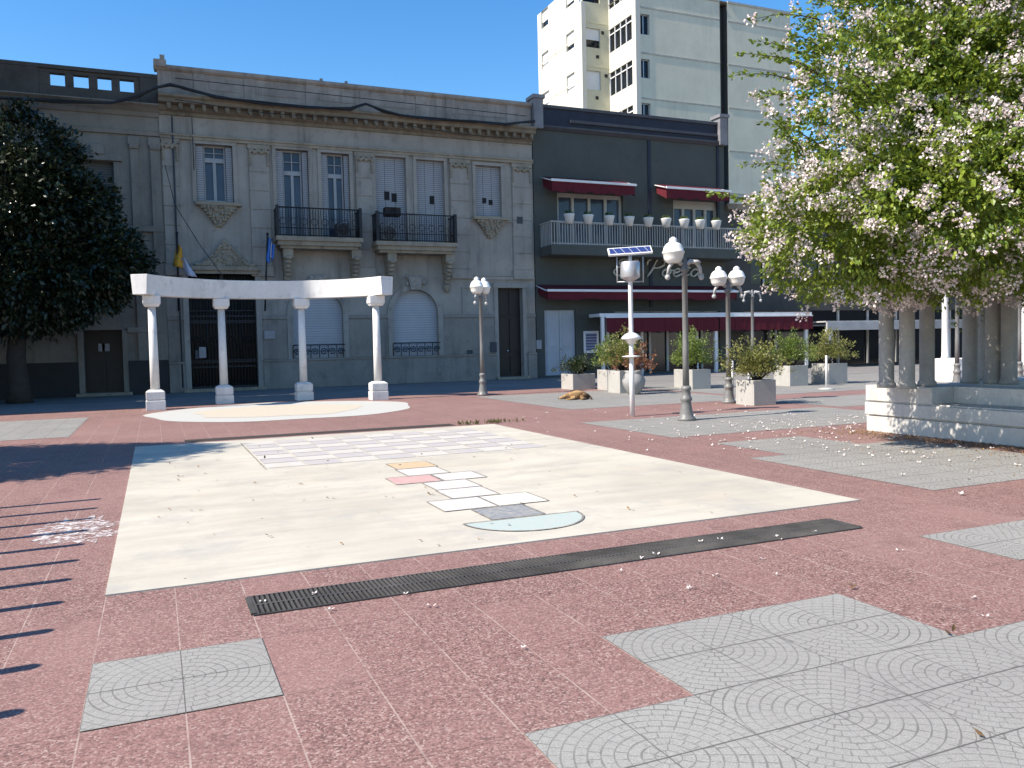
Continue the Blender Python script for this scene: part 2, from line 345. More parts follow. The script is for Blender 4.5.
for x0, x1, y0, y1, *_ in cells:
    for (a, c, d, e) in ((x0, x1, y0-lw, y0+lw), (x0, x1, y1-lw, y1+lw), (x0-lw, x0+lw, y0+lw, y1-lw), (x1-lw, x1+lw, y0+lw, y1-lw)):
        z2 += .00002; b.quad((a, d, z2), (c, d, z2), (c, e, z2), (a, e, z2))
for k in range(24):
    p, q = arc[k], arc[k+1]; cxx, cyy = 3.05, 6.93; f = 1.04
    b.quad((p[0], p[1], z2), (q[0], q[1], z2), (cxx+(q[0]-cxx)*f, cyy+(q[1]-cyy)*f, z2), (cxx+(p[0]-cxx)*f, cyy+(p[1]-cyy)*f, z2))
b.quad((2.49, 6.92, z2), (3.61, 6.92, z2), (3.61, 6.94, z2), (2.49, 6.94, z2)); b.build('outline', PLINE, hs)
# faded chequered board at the back of the slab
pgd = thing('painted_board', 'faded lilac and white chequered board painted at the back of the concrete slab', 'floor painting', (3.4, 13.6, .012))
b = MB(); b2 = MB(); LIL = paint('faded_lilac_paint', (.395, .375, .37), .85, 3); LIW = paint('faded_white_paint', (.5, .48, .44), .95, 3)
for i in range(8):
    for j in range(7):
        x0, y0 = 1.36+i*.53, 11.6+j*.5
        (b if (i+j) % 2 else b2).quad((x0, y0, .0155), (x0+.5, y0, .0155), (x0+.5, y0+.47, .0155), (x0, y0+.47, .0155))
o = b.build('lilac_squares', LIL, pgd); o = b2.build('white_squares', LIW, pgd)
b = MB(); b.quad((1.31, 11.5, .017), (1.33, 11.5, .017), (1.33, 15.1, .017), (1.31, 15.1, .017)); b.build('outline', PLINE, pgd)

# drain grate
dg = thing('drain_grate', 'long dark slotted drain grate set in the red paving in front of the concrete slab', 'drain grate', (2.9, 5.4, 0))
DI = M('grimy_cast_iron', (.06, .057, .053), .8, .6, 1.6, .2, 40, stain=.5, spec=.3, dirt=(.2, .19, .17))
gx0, gx1, gy0, gy1 = .49, 5.4, 5.17, 5.57
b = MB(); b.quad((gx0, gy0, .0035), (gx1, gy0, .0035), (gx1, gy1, .0035), (gx0, gy1, .0035)); b.build('channel', M('channel_shade', (.012, .011, .01), .95), dg)  # flat near-black sheet, the shade of an open channel put into its colour
b = MB()
n = 156
for k in range(n):
    x = gx0+.03+(gx1-gx0-.06)*k/(n-1); b.box(x-.0075, x+.0075, gy0+.006, gy1-.006, .004, .012)
b.box(gx0, gx1, (gy0+gy1)/2-.012, (gy0+gy1)/2+.012, .0042, .0115); b.build('grille', DI, dg)
b = MB(); b.box(gx0, gx1, gy0-.006, gy0+.006, .002, .011); b.box(gx0, gx1, gy1-.006, gy1+.006, .002, .011); b.box(gx0-.012, gx0+.02, gy0+.02, gy1-.02, .002, .0135); b.box(gx1-.02, gx1+.012, gy0+.02, gy1-.02, .002, .0135); b.build('frame', DI, dg)

# ------------------------------------------------------------------ building B (grey mansion)
mb_ = thing('old_mansion', 'two storey weathered grey stucco mansion with two iron balconies and a heavy cornice', 'building', (8.8, YF, 0))
bx0, bx1 = .55, 16.95
def arch_z(c): return c
W1 = rect(196, 145, 233, 203); W2 = rect(277, 150, 309, 237); W3 = rect(322, 153.5, 350, 239); W4 = rect(376, 157, 406.4, 242); W5 = rect(417, 160.5, 444.5, 243); W6 = rect(475.7, 166, 501, 217)
GT = rect(190, 282, 257, 389); A2 = rect(393, 289.5, 438, 356); A1 = rect(293, 293, 343, 358); DR = rect(498.5, 288, 523, 379)
W2 = (W2[0], W2[1], W4[2], W2[3]); W3 = (W3[0], W3[1], W4[2], W3[3]); W5 = (W5[0], W5[1], W4[2], W5[3])
A1 = (A1[0], A1[1], A2[2], A2[3])
GT = (GT[0], GT[1], .12, 5.0); DR = (DR[0], DR[1], .12, DR[3])
CZ0, CZ1, PZ = 11.15, 12.0, 13.15
b = MB(); wall_holes(b, bx0, bx1, 0, CZ0+.02, YF, [W1, W2, W3, W4, W5, W6, GT, A1, A2, DR], .4)
b.quad((bx0, YF, 0), (bx0, YF, CZ1), (bx0, 48, CZ1), (bx0, 48, 0)); b.quad((bx1, YF, 0), (bx1, 48, 0), (bx1, 48, CZ1), (bx1, YF, CZ1)); b.quad((bx0, YF+.3, CZ1), (bx1, YF+.3, CZ1), (bx1, 48, CZ1), (bx0, 48, CZ1)); b.quad((bx0, 48, 0), (bx1, 48, 0), (bx1, 48, CZ1), (bx0, 48, CZ1))
# arch spandrels
for a in (A1, A2):
    x0, x1, z0, z1 = a; r = (x1-x0)/2; cx = (x0+x1)/2; cz = z1-r
    for s in (-1, 1):
        pts = [(cx+s*r*math.sin(t), cz+r*math.cos(t)) for t in [math.pi/2*k/12 for k in range(13)]]
        b.prism_xz([(cx+s*r, z1)] + pts if s < 0 else [(cx+s*r, z1)] + pts, YF-.002, YF+.38)
b.build('wall', BWALL, mb_)
# trims
pil = [(163.5, 180, 128, 300), (250, 270, 140, 300), (356, 373, 147, 300), (450, 469, 153, 300), (512, 530.5, 160, 300)]
pilx = []
for p0, p1, q0, q1 in pil:
    x0 = F(p0, 200)[0]; x1 = F(p1, 200)[0]; x0 = max(x0, bx0); x1 = min(x1, bx1-.02); pilx.append((x0, x1))
    z = 5.2; b = MB(); b.box(x0+.015, x1-.015, YF-.06, YF+.01, 5.15, 10.0)
    while z < 10.0:                     # rusticated courses
        b.box(x0, x1, YF-.09, YF+.008, z, min(z+.74, 10.0)); z += .78
    b.box(x0-.05, x1+.05, YF-.13, YF+.01, 4.75, 5.19)
    b.build('pilaster', BWALL, mb_, .015)
for x0, x1 in pilx:                     # carved capitals
    b = MB()
    b.box(x0-.04, x1+.04, YF-.14, YF+.01, 10.02, 10.2)
    for k in range(9):
        b.blob((x0+(x1-x0)*(k+.5)/9, YF-.12, 9.93+.05*math.sin(k*2.1)), .07, .07, .11, 8, 5)
    for s in (x0+.05, x1-.05):
        for k in range(4): b.blob((s, YF-.11, 9.78-.13*k), .055, .05, .08, 8, 5)
    b.build('pilaster_capital', BTRIM, mb_)
b = MB()
b.ext_x([(YF+.02, 10.22), (YF-.12, 10.22), (YF-.12, 10.32), (YF-.17, 10.34), (YF-.17, 10.42), (YF+.02, 10.42)], bx0, bx1-.01); b.build('architrave', BTRIM, mb_)
b = MB()
b.ext_x([(YF+.3, CZ0), (YF-.08, CZ0), (YF-.08, 11.28), (YF-.2, 11.34), (YF-.2, 11.52), (YF-.5, 11.56), (YF-.52, 11.7), (YF-.62, 11.76), (YF-.62, 11.86), (YF+.0, CZ1), (YF+.3, CZ1)], bx0, bx1-.01)
b.build('cornice', CORN, mb_)
x = bx0+.3
while x < bx1-.2:
    b = MB(); b.box(x, x+.15, YF-.46, YF-.19, 11.37, 11.548); b.blob((x+.075, YF-.42, 11.36), .08, .08, .07, 8, 5); b.build('cornice_bracket', CORN, mb_); x += .44
b = MB()
b.box(bx0, bx1-.01, YF-.02, YF+.28, CZ1-.02, 12.92)
b.ext_x([(YF+.32, 12.9), (YF-.06, 12.9), (YF-.14, 12.98), (YF-.14, 13.1), (YF+.0, PZ), (YF+.32, PZ)], bx0-.1, bx1-.01)
for px in (200, 250, 311, 364, 420, 450, 510):
    x0 = F(px, 100)[0]; b.box(x0-.22, x0+.22, YF-.065, YF-.0, CZ1+.0, 12.9)
for x0, x1 in zip([F(p, 100)[0]+.35 for p in (200, 250, 311, 364, 450)], [F(p, 100)[0]-.35 for p in (250, 311, 364, 420, 510)]):
    b.box(x0, x1, YF-.04, YF-.01, 12.28, 12.72)
b.box(bx0-.12, bx0+.35, YF-.2, YF+.35, 13.0, 13.28); b.box(bx0+.12, bx0+.3, YF-.08, YF+.1, 13.28, 13.5)
for px in (320, 345): b.box(F(px, 80)[0], F(px, 80)[0]+.12, YF, YF+.12, PZ, PZ+.1)
b.build('parapet', PARA, mb_, .012)
for w in (W1, W2, W3, W4, W5, W6):      # window surrounds
    b = MB()
    x0, x1, z0, z1 = w; t_ = .16
    b.box(x0-t_, x0, YF-.06, YF+.02, z0, z1); b.box(x1, x1+t_, YF-.06, YF+.02, z0, z1); b.box(x0-t_, x1+t_, YF-.08, YF+.02, z1, z1+.14)
    b.build('stone_surround', BWALL, mb_, .01)
for a in (A1, A2):
    b = MB()
    x0, x1, z0, z1 = a; r = (x1-x0)/2; cx = (x0+x1)/2; cz = z1-r
    for k in range(24):
        t0, t1 = math.pi*k/24, math.pi*(k+1)/24
        b.prism_xz([(cx+rr*math.cos(tt), cz+rr*math.sin(tt)) for rr, tt in ((r, t0), (r+.24, t0), (r+.24, t1), (r, t1))], YF-.07, YF+.01)
    b.box(x0-.24, x0, YF-.07, YF+.01, z0, cz); b.box(x1, x1+.24, YF-.07, YF+.01, z0, cz)
    b.prism_xz([(cx-.22, z1-.02), (cx+.22, z1-.02), (cx+.34, z1+.55), (cx-.34, z1+.55)], YF-.2, YF+.01)
    for k in range(14): b.blob((cx+U(-.42, .42), YF-.16, z1+U(.1, .6)), U(.05, .1), .09, U(.05, .12), 8, 5)
    b.build('arch_surround', BWALL, mb_, .01)
b = MB()
b.box(DR[0]-.2, DR[0], YF-.06, YF+.02, .1, DR[3]); b.box(DR[1], DR[1]+.2, YF-.06, YF+.02, .1, DR[3]); b.box(DR[0]-.25, DR[1]+.25, YF-.1, YF+.02, DR[3], DR[3]+.22); b.build('stone_surround', BWALL, mb_, .01); b = MB()
for xg in (GT[0]-.22, GT[1]): b = MB(); b.box(xg, xg+.22, YF-.08, YF+.02, .1, 5.0); b.build('gate_jamb', BWALL, mb_, .01)
b = MB()                                 # string courses and plinth
segs = [(bx0, GT[0]-.22), (GT[1]+.22, A1[0]-.24), (A1[1]+.24, A2[0]-.24), (A2[1]+.24, DR[0]-.2), (DR[1]+.2, bx1-.01)]
zd = F(456, 316)[1]; zp = F(444, 356.4)[1]
for x0, x1 in segs:
    b.box(x0, x1, YF-.08, YF+.01, zd-.08, zd+.08); b.box(x0, x1, YF-.035, YF+.01, zp+.08, zd-.09)
for x0, x1 in ((bx0, GT[0]-.22), (GT[1]+.22, DR[0]-.2), (DR[1]+.2, bx1-.01)):
    b.box(x0, x1, YF-.14, YF+.01, 0, zp-.02); b.box(x0, x1, YF-.18, YF+.01, zp-.02, zp+.07)
b.build('plinth', M('damp_grey_plinth', (.26, .236, .203), .9, .2, .8, .25, 18, stain=.7), mb_, .012)
b = MB()                                 # panel mouldings between the floors
def panel(x0, x1, z0, z1, t_=.07):
    b.box(x0, x1, YF-.05, YF+.01, z0, z0+t_); b.box(x0, x1, YF-.05, YF+.01, z1-t_, z1); b.box(x0, x0+t_, YF-.05, YF+.01, z0+t_, z1-t_); b.box(x1-t_, x1, YF-.05, YF+.01, z0+t_, z1-t_)
p = rect(463, 220, 514, 276); panel(*p)
p = rect(462, 287, 496, 314); panel(*p)
b.box(A2[1]+.35, bx1-.02, YF-.07, YF+.01, 4.72, 4.86)
b.build('panel_moulding', BWALL, mb_)
# pediment and consoles
b = MB(); pz0 = F(224, 267)[1]; px0, px1 = F(193, 260)[0], F(257, 260)[0]; cx = (px0+px1)/2; pz1 = F(220, 238)[1]
prof = [(px0, pz0), (px1, pz0)] + [(cx+(px1-cx)*t, pz0+(pz1-pz0)*((1-t)**1.5)) for t in (.95, .8, .6, .4, .25, .1, 0)] + [(cx-(px1-cx)*t, pz0+(pz1-pz0)*((1-t)**1.5)) for t in (.1, .25, .4, .6, .8, .95)]
b.prism_xz(prof, YF-.16, YF+.01)
for k in range(170):
    t = U(-.92, .92); h = (pz1-pz0)*((1-abs(t))**1.5)
    b.blob((cx+(px1-cx)*t, YF-.16, pz0+.06+max(.03, h-.1)*R()), U(.04, .1), .07, U(.04, .09), 7, 4)
b.box(px0-.1, px1+.1, YF-.34, YF+.01, pz0-.16, pz0); b.box(px0, px1, YF-.24, YF+.01, pz0-.3, pz0-.16); b.box(px0+.05, px1-.05, YF-.12, YF+.01, 5.0, pz0-.3)
b.build('gate_pediment', BTRIM, mb_)
def console(p0, p1, q0, q1):
    x0, x1, z0, z1 = rect(p0, q0, p1, q1); cx = (x0+x1)/2; w = (x1-x0)/2; b = MB()
    b.box(x0-.05, x1+.05, YF-.32, YF+.01, z1-.14, z1)
    n = 7
    for k in range(n):
        f = 1-((k+.5)/n)**.8*.85; zt = z1-.14-(z1-.14-z0)*k/n; zb = z1-.14-(z1-.14-z0)*(k+1)/n
        b.box(cx-w*f*.92, cx+w*f*.92, YF-.06-.2*f, YF+.01, zb, zt)
        for q in range(int(9*f)+1): b.blob((cx+U(-.9, .9)*w*f, YF-.08-.2*f, (zb+zt)/2), U(.05, .1), .07, U(.06, .12), 7, 4)
    b.build('window_console', BTRIM, mb_)
console(197, 240, 203, 227); console(473, 506, 217.5, 238)
# windows
def window_b(w, cols=2, shutter=True):
    x0, x1, z0, z1 = w; y = YF+.24; f = MB(); t_ = .07; zt = z1-(z1-z0)*.25
    sx0, sx1 = (x0+.28*(x1-x0)*.75, x1-.25*(x1-x0)*.75) if shutter else (x0, x1)
    f.box(sx0, sx0+t_, y, y+.09, z0, z1); f.box(sx1-t_, sx1, y, y+.09, z0, z1); f.box(sx0+t_, sx1-t_, y, y+.09, z1-t_, z1); f.box(sx0+t_, sx1-t_, y, y+.09, z0, z0+.14); f.box(sx0+t_, sx1-t_, y-.01, y+.09, zt-.09, zt+.09)
    for k in range(1, cols):
        xm = sx0+(sx1-sx0)*k/cols; f.box(xm-.06, xm+.06, y-.005, y+.09, z0+.14, zt-.09); f.box(xm-.02, xm+.02, y+.01, y+.08, zt+.09, z1-t_)
    f.box(sx0+t_, sx1-t_, y+.02, y+.08, (zt+z1)/2-.015, (zt+z1)/2+.015)
    fo = f.build('window', SHUT, mb_)
    g = MB(); g.box(sx0+.02, sx1-.02, y+.1, y+.14, z0, z1); g.build('pane', BGLASS, fo)
    if shutter:
        s = MB(); s.box(x0+.02, sx0-.01, YF+.1, YF+.15, z0+.02, z1-.05); s.box(sx1+.01, x1-.02, YF+.1, YF+.15, z0+.02, z1-.05); s.build('shutter', SLATS, fo)
    d = MB(); d.quad((x0, YF+.4, z0), (x1, YF+.4, z0), (x1, YF+.4, z1), (x0, YF+.4, z1)); d.build('dark_reveal', DARKIN, fo)
window_b(W1); window_b(W2); window_b(W3)
def shutter_b(w, holes):
    x0, x1, z0, z1 = w; s = MB()
    for k in range(3): s.box(x0+(x1-x0)*k/3+.008, x0+(x1-x0)*(k+1)/3-.008, YF+.16, YF+.22, z0, z1)
    s.box(x0, x1, YF+.23, YF+.26, z0, z1)
    o = s.build('shutter', SLATS, mb_)
    h = MB()
    for fx, w_, fz in holes: h.box(x0+(x1-x0)*fx, x0+(x1-x0)*(fx+w_), YF+.14, YF+.17, z0+(z1-z0)*fz, z0+(z1-z0)*(fz+.1))
    h.build('opening', DARKIN, o)
shutter_b(W4, [(.3, .17, .5), (.54, .17, .48)]); shutter_b(W5, [(.5, .16, .48)]); shutter_b(W6, [(.3, .15, .28), (.55, .15, .25)])
# arched ground floor windows
def scrolls(mb, x0, x1, z0, z1, y, n):
    mb.box(x0, x1, y-.015, y+.015, z0, z0+.05); mb.box(x0, x1, y-.015, y+.015, z1-.05, z1)
    for k in range(n):
        c = x0+(x1-x0)*(k+.5)/n; r = min((x1-x0)/n, z1-z0)*.42; s = 1 if k % 2 else -1
        mb.tube([(c+s*r*(1-t/18)*math.cos(t*.7), y, (z0+z1)/2+r*(1-t/18)*math.sin(t*.7)) for t in range(15)], .022, 5)
        mb.tube([(c-(x1-x0)/n/2, y, z0+.05), (c-(x1-x0)/n/2, y, z1-.05)], .018, 5)
for a in (A1, A2):
    x0, x1, z0, z1 = a; s = MB(); s.box(x0, x1, YF+.2, YF+.26, z0, z1); o = s.build('arched_shutter', line_mat('pale_arch_slats', (.42, .43, .445), (.3, .3, .31), 2, .11), mb_)
    g = MB(); scrolls(g, x0-.05, x1+.05, z0-.02, z0+.62, YF-.1, 6); g.build('iron_grille', IRON, o)
# gate
x0, x1, z0, z1 = GT; d = MB(); d.box(x0, x1, YF+.35, YF+.4, z0, z1); o = d.build('gate', DARKIN, mb_)
g = MB(); cx = (x0+x1)/2
for k in range(21):
    x = x0+.05+(x1-x0-.1)*k/20; g.tube([(x, YF+.2, z0), (x, YF+.2, z1-.1)], .022, 5)
for z in (z0+.05, 1.0, 1.2, 2.9, 3.1, z1-.1): g.box(x0, x1, YF+.18, YF+.22, z-.035, z+.035)
g.box(cx-.08, cx+.08, YF+.15, YF+.21, z0, z1); scrolls(g, x0, cx, 1.25, 2.85, YF+.17, 2); scrolls(g, cx, x1, 1.25, 2.85, YF+.17, 2); scrolls(g, x0, x1, 3.3, 4.6, YF+.17, 4)
g.build('iron_grille', IRON, o)
g = MB(); g.quad((x0, YF+.33, z0+.2), (x1, YF+.33, z0+.2), (x1, YF+.33, z1-.1), (x0, YF+.33, z1-.1)); g.build('pane', M('dull_dark_glass', (.006, .006, .008), .25, .3, 2, 0, spec=.12), o)
# side door
x0, x1, z0, z1 = DR; d = MB(); d.box(x0, x1, YF+.3, YF+.38, z0, z1)
for s in (0, 1):
    xa = x0+(x1-x0)*s/2+.06; xb = x0+(x1-x0)*(s+1)/2-.06
    for za, zb in ((z0+.15, 1.1), (1.25, 2.9), (3.05, z1-.15)): d.box(xa, xb, YF+.26, YF+.3, za, zb)
o = d.build('door', DARKW, mb_); h = MB(); h.blob(((x0+x1)/2-.08, YF+.23, 1.35), .05, .05, .05); h.build('handle', SILV, o)
b = MB(); b.box(GT[0]-.3, GT[1]+.3, YF-.35, YF+.35, 0, .118); b.build('step', BTRIM, mb_); b = MB(); b.box(DR[0]-.2, DR[1]+.2, YF-.3, YF+.3, 0, .118); b.build('step', BTRIM, mb_)
# balconies
def rail(mb, x0, x1, z0, z1, y0, y1):
    path = [(x0, y1), (x0, y0), (x1, y0), (x1, y1)]
    for (xa, ya), (xb, yb) in zip(path, path[1:]):
        L = math.hypot(xb-xa, yb-ya); nx = max(2, int(L/.11))
        for z in (z0+.06, z0+.35, z1): mb.tube([(xa, ya, z), (xb, yb, z)], .03 if z == z1 else .02, 6)
        for k in range(nx):
            x = xa+(xb-xa)*k/nx; y = ya+(yb-ya)*k/nx; mb.tube([(x, y, z0), (x, y, z1)], .014, 4)
        if xa != xb:
            m = int(L/.42)
            for k in range(m):
                c = xa+(xb-xa)*(k+.5)/m; mb.tube([(c+.14*math.cos(t*math.pi/5), ya, z0+.62+.14*math.sin(t*math.pi/5)) for t in range(11)], .015, 4)
    for (xa, ya) in path[1:3]: mb.box(xa-.06, xa+.06, ya-.06, ya+.06, z0, z1+.08)
def balcony_b(pl, pr, qt, qb, br):
    YB = YF-.95; x0, zt = F(pl, qt, YB); x1 = F(pr, qt, YB)[0]; m_ = (pl+pr)/2; z1 = F(m_, qt, YB)[1]; z0 = F(m_, qb, YB)[1]
    b = MB(); b.box(x0-.08, x1+.08, YB-.1, YF+.01, z0-.18, z0); b.box(x0, x1, YB, YF+.01, z0-.36, z0-.18); b.box(x0+.1, x1-.1, YB+.12, YF+.01, z0-.48, z0-.36)
    o = b.build('balcony', BTRIM, mb_)
    r = MB(); rail(r, x0, x1, z0, z1, YB, YF-.02); r.build('railing', IRON, o)
    for xc in br:
        k = MB(); k.box(xc-.2, xc+.2, YB+.2, YF+.01, z0-.85, z0-.48)
        k.box(xc-.17, xc+.17, YB+.45, YF+.01, z0-1.3, z0-.85); k.box(xc-.14, xc+.14, YB+.66, YF+.01, z0-1.75, z0-1.3)
        k.lathe([(.1, 0), (.17, .12), (.12, .25), (.02, .4)][::-1] and [(.02, -.42), (.12, -.3), (.17, -.12), (.14, 0)], xc, YF-.1, z0-1.75, 10)
        for q in range(5): k.blob((xc, YB+.2+.1*q, z0-.85-.17*q), .16, .09, .1, 8, 5)
        k.build('bracket', BTRIM, o)
    return x0, x1, z0, z1, YB
B1 = balcony_b(277, 360, 208.5, 237, [F(286, 260)[0], F(353, 260)[0]])
B2 = balcony_b(377, 455, 214.5, 242, [F(388, 260)[0], F(445, 260)[0]])
# plaques on the wall
PLQ = M('dull_metal_plaque', (.3, .3, .31), .5, .15, 4); PLD = M('dark_wall_box', (.05, .055, .065), .6)
for r_, m_ in (((199, 347, 206, 358), PLQ), ((195, 350, 198.5, 359), PLD), ((264, 331, 275, 339), PLQ), ((467, 350, 472, 356), PLD), ((490, 342, 496, 352), PLD), ((516, 217, 522, 224), PLD), ((307, 228, 0, 0), None)):
    if m_:
        x0, x1, z0, z1 = rect(*r_); b = MB(); b.box(x0, x1, YF-.1, YF-.03, z0, z1); b.build('plaque' if m_ is PLQ else 'wall_box', m_, mb_, .01)
b = MB()
for px in (171, 191): b.tube([(F(px, 100)[0], YF-.13, 9.0 if px > 180 else .2), (F(px, 100)[0], YF-.13, 11.1)], .02 if px > 180 else .035, 6)
b.build('wall_conduit', PLD, mb_)

# ------------------------------------------------------------------ building A (left)
ma = thing('neighbour_house', 'soot stained old house behind the dark tree with square openings in its parapet', 'building', (-5, YF, 0))
ax0, ax1 = -9.9, .55
az0, az1, ap = F(100, 113)[1], F(100, 100)[1], F(100, 69.5)[1]
AW = rect(84, 161, 115, 240); AD = rect(84, 330, 123, 388); AD = (AD[0], AD[1], .12, AD[3])
AW2 = (AW[0]-3.6, AW[1]-3.6, AW[2], AW[3])
b = MB(); wall_holes(b, ax0, ax1, 0, az0+.02, YF+.04, [AW, AD, AW2], .4)
b.quad((ax0, YF+.04, 0), (ax0, YF+.04, az1), (ax0, 48, az1), (ax0, 48, 0)); b.quad((ax0, YF+.3, az1), (ax1, YF+.3, az1), (ax1, 48, az1), (ax0, 48, az1)); b.build('wall', AWALL, ma)
b = MB(); b.ext_x([(YF+.34, az0), (YF-.02, az0), (YF-.1, az0+.15), (YF-.3, az0+.3), (YF-.46, az0+.38), (YF-.46, az1-.08), (YF, az1), (YF+.34, az1)], ax0, ax1)
b.ext_x([(YF+.06, az0-.75), (YF-.06, az0-.75), (YF-.1, az0-.6), (YF+.06, az0-.55)], ax0, ax1); b.build('cornice', AWALL, ma)
hz = [rect(49.6, 73.2, 64.8, 85.8), rect(73.2, 75, 88.5, 87.5), rect(97.3, 77.5, 111.3, 89.6), rect(119.7, 79.6, 133.8, 91.8)]
zz0 = sum(h[2] for h in hz)/4; zz1 = sum(h[3] for h in hz)/4
b = MB(); xs = [ax0] + [v for h in hz for v in (h[0], h[1])] + [ax1]
b.box(ax0, ax1, YF+.0, YF+.3, az1-.02, zz0); b.box(ax0, ax1, YF, YF+.3, zz1, ap-.15); b.box(ax0, ax1, YF-.08, YF+.36, ap-.15, ap)
for k in range(0, len(xs), 2): b.box(xs[k], xs[k+1], YF+.003, YF+.297, zz0, zz1)
xq = F(30, 90)[0]; b.box(xq-1.6, xq+.3, YF-.06, YF, az1, ap-.15); b.box(F(140, 90)[0], ax1, YF-.06, YF, az1, ap-.15)
b.build('parapet', APARA, ma, .012)
b = MB()
for p0, p1 in ((132, 140), (152, 162)):
    x0, x1 = F(p0, 200)[0], F(p1, 200)[0]; b.box(x0, x1, YF-.08, YF+.05, 0, az0-.8); b.box(x0-.06, x1+.06, YF-.14, YF+.05, az0-1.15, az0-.85)
    for k in range(5): b.blob((x0+(x1-x0)*(k+.5)/5, YF-.12, az0-1.2), .07, .06, .12, 8, 5)
x0, x1, z0, z1 = AW; b.box(x0-.2, x0, YF-.04, YF+.06, z0, z1); b.box(x1, x1+.2, YF-.04, YF+.06, z0, z1); b.box(x0-.3, x1+.3, YF-.12, YF+.06, z1+.02, z1+.25); b.box(x0+.3, x1-.3, YF-.16, YF+.06, z1+.25, z1+.62); b.box(x0-.25, x1+.25, YF-.2, YF+.06, z0-.2, z0-.02)
zs_ = F(150, 229)[1]; b.box(ax0, ax1, YF-.12, YF+.05, zs_-.12, zs_+.1); b.box(ax0, ax1, YF-.05, YF+.05, zs_-1.3, zs_-1.15)
zs2 = F(150, 330)[1]; b.box(AD[1]+.2, ax1, YF-.1, YF+.05, zs2-.1, zs2+.12); b.box(ax0, AD[0]-.2, YF-.1, YF+.05, zs2-.1, zs2+.12)
x0, x1, z0, z1 = AD; b.box(x0-.2, x0, YF-.06, YF+.06, .1, z1); b.box(x1, x1+.2, YF-.06, YF+.06, .1, z1)
b.build('stone_trim', AWALL, ma, .01)
b = MB(); b.box(ax0, AD[0]-.2, YF-.08, YF+.05, 0, 1.35); b.box(AD[1]+.2, ax1-.02, YF-.1, YF+.05, 0, 1.35); b.build('plinth', M('black_painted_plinth', (.018, .018, .02), .6, .2, 2), ma)
x0, x1, z0, z1 = AW; b = MB(); b.box(x0, x1, YF+.25, YF+.3, z0, z1); b.build('roller_shutter', SLATSA, ma); b = MB(); b.box(AW2[0], AW2[1], YF+.25, YF+.3, z0, z1); b.build('roller_shutter', SLATSA, ma)
x0, x1, z0, z1 = AD; b = MB(); b.box(x0, x1, YF+.36, YF+.4, z0, z1); b.box((x0+x1)/2-.05, (x0+x1)/2+.05, YF+.3, YF+.36, z0, z1); b.box(x0, x1, YF+.3, YF+.36, 2.55, 2.65)
o = b.build('door', DARKW, ma); b = MB(); b.box(x0+.5, x0+.9, YF+.3, YF+.34, 1.75, 2.05); b.build('notice', PLQ, o)
b = MB(); b.box(AD[0]-.3, AD[1]+.3, YF-.4, YF+.36, 0, .118); b.build('step', BTRIM, ma)

# ------------------------------------------------------------------ building C (dark restaurant)
mc = thing('restaurant_building', 'charcoal painted two storey restaurant with red awnings and a white railed balcony', 'building', (22.6, YF, 0))
cx0, cx1 = 17.0, 28.2
cz_b, cz_t = F(632, 136)[1], F(632, 114)[1]
WC1 = rect(557.5, 194, 623, 245); WC2 = rect(673.5, 201, 718, 250); CDR = rect(545, 310, 576, 376); CDR = (CDR[0], CDR[1], .1, CDR[3])
CGL = (CDR[1]+2.2, cx1-.4, .1, 3.2)
WC2 = (WC2[0], WC2[1], WC1[2], WC2[3])
b = MB(); wall_holes(b, cx0, cx1, 0, cz_b, YF, [WC1, WC2, CDR, CGL], .4)
b.quad((cx1, YF, 0), (cx1, 44, 0), (cx1, 44, cz_t), (cx1, YF, cz_t)); b.quad((cx0, YF, 0), (cx0, YF, cz_t), (cx0, 44, cz_t), (cx0, 44, 0)); b.quad((cx0, YF+.3, cz_b), (cx1, YF+.3, cz_b), (cx1, 44, cz_b), (cx0, 44, cz_b)); b.quad((cx0, 44, 0), (cx1, 44, 0), (cx1, 44, cz_t), (cx0, 44, cz_t))
b.build('wall', CWALL, mc)
b = MB(); b.box(cx0+.45, cx1-.45, YF-.02, YF+.25, cz_b+.1, cz_t-.14); b.build('parapet', CBAND, mc)
b = MB(); b.box(cx0+.45, cx1-.45, YF-.1, YF+.3, cz_t-.14, cz_t); b.ext_x([(YF+.3, cz_b-.12), (YF-.05, cz_b-.12), (YF-.2, cz_b+.02), (YF-.2, cz_b+.1), (YF+.3, cz_b+.1)], cx0, cx1)
b.box(cx0+2, cx1-.5, YF-.12, YF-.02, cz_b+.34, cz_b+.48); b.build('coping', M('dark_grey_coping', (.06, .064, .075), .7, .2, 2, .1, 30, stain=.2), mc)
b = MB()
b.box(cx0-.02, cx0+.45, YF-.3, YF+.4, cz_b-.1, cz_t+.2); b.box(cx0-.1, cx0+.53, YF-.38, YF+.46, cz_t+.2, cz_t+.36)
PIERM = M('grey_pier_paint', (.2, .2, .21), .8, .2, 2, .2, 20, stain=.4); b.build('parapet_pier', PIERM, mc); b = MB()
b.box(cx1-.45, cx1+.02, YF-.3, YF+.4, cz_b-.1, cz_t+.22); b.box(cx1-.53, cx1+.1, YF-.38, YF+.46, cz_t+.22, cz_t+.38); b.build('parapet_pier', PIERM, mc)
xv = F(648, 180)[0]; b = MB(); b.box(xv-.02, xv+.16, YF-.05, YF+.01, 3.4, cz_b-.12); b.box(cx1-.5, cx1-.36, YF-.06, YF+.01, 6.8, cz_b-.12); b.build('downpipe', CBAND, mc)
FRW = M('cream_window_frame', (.42, .41, .38), .6, .08, 2)
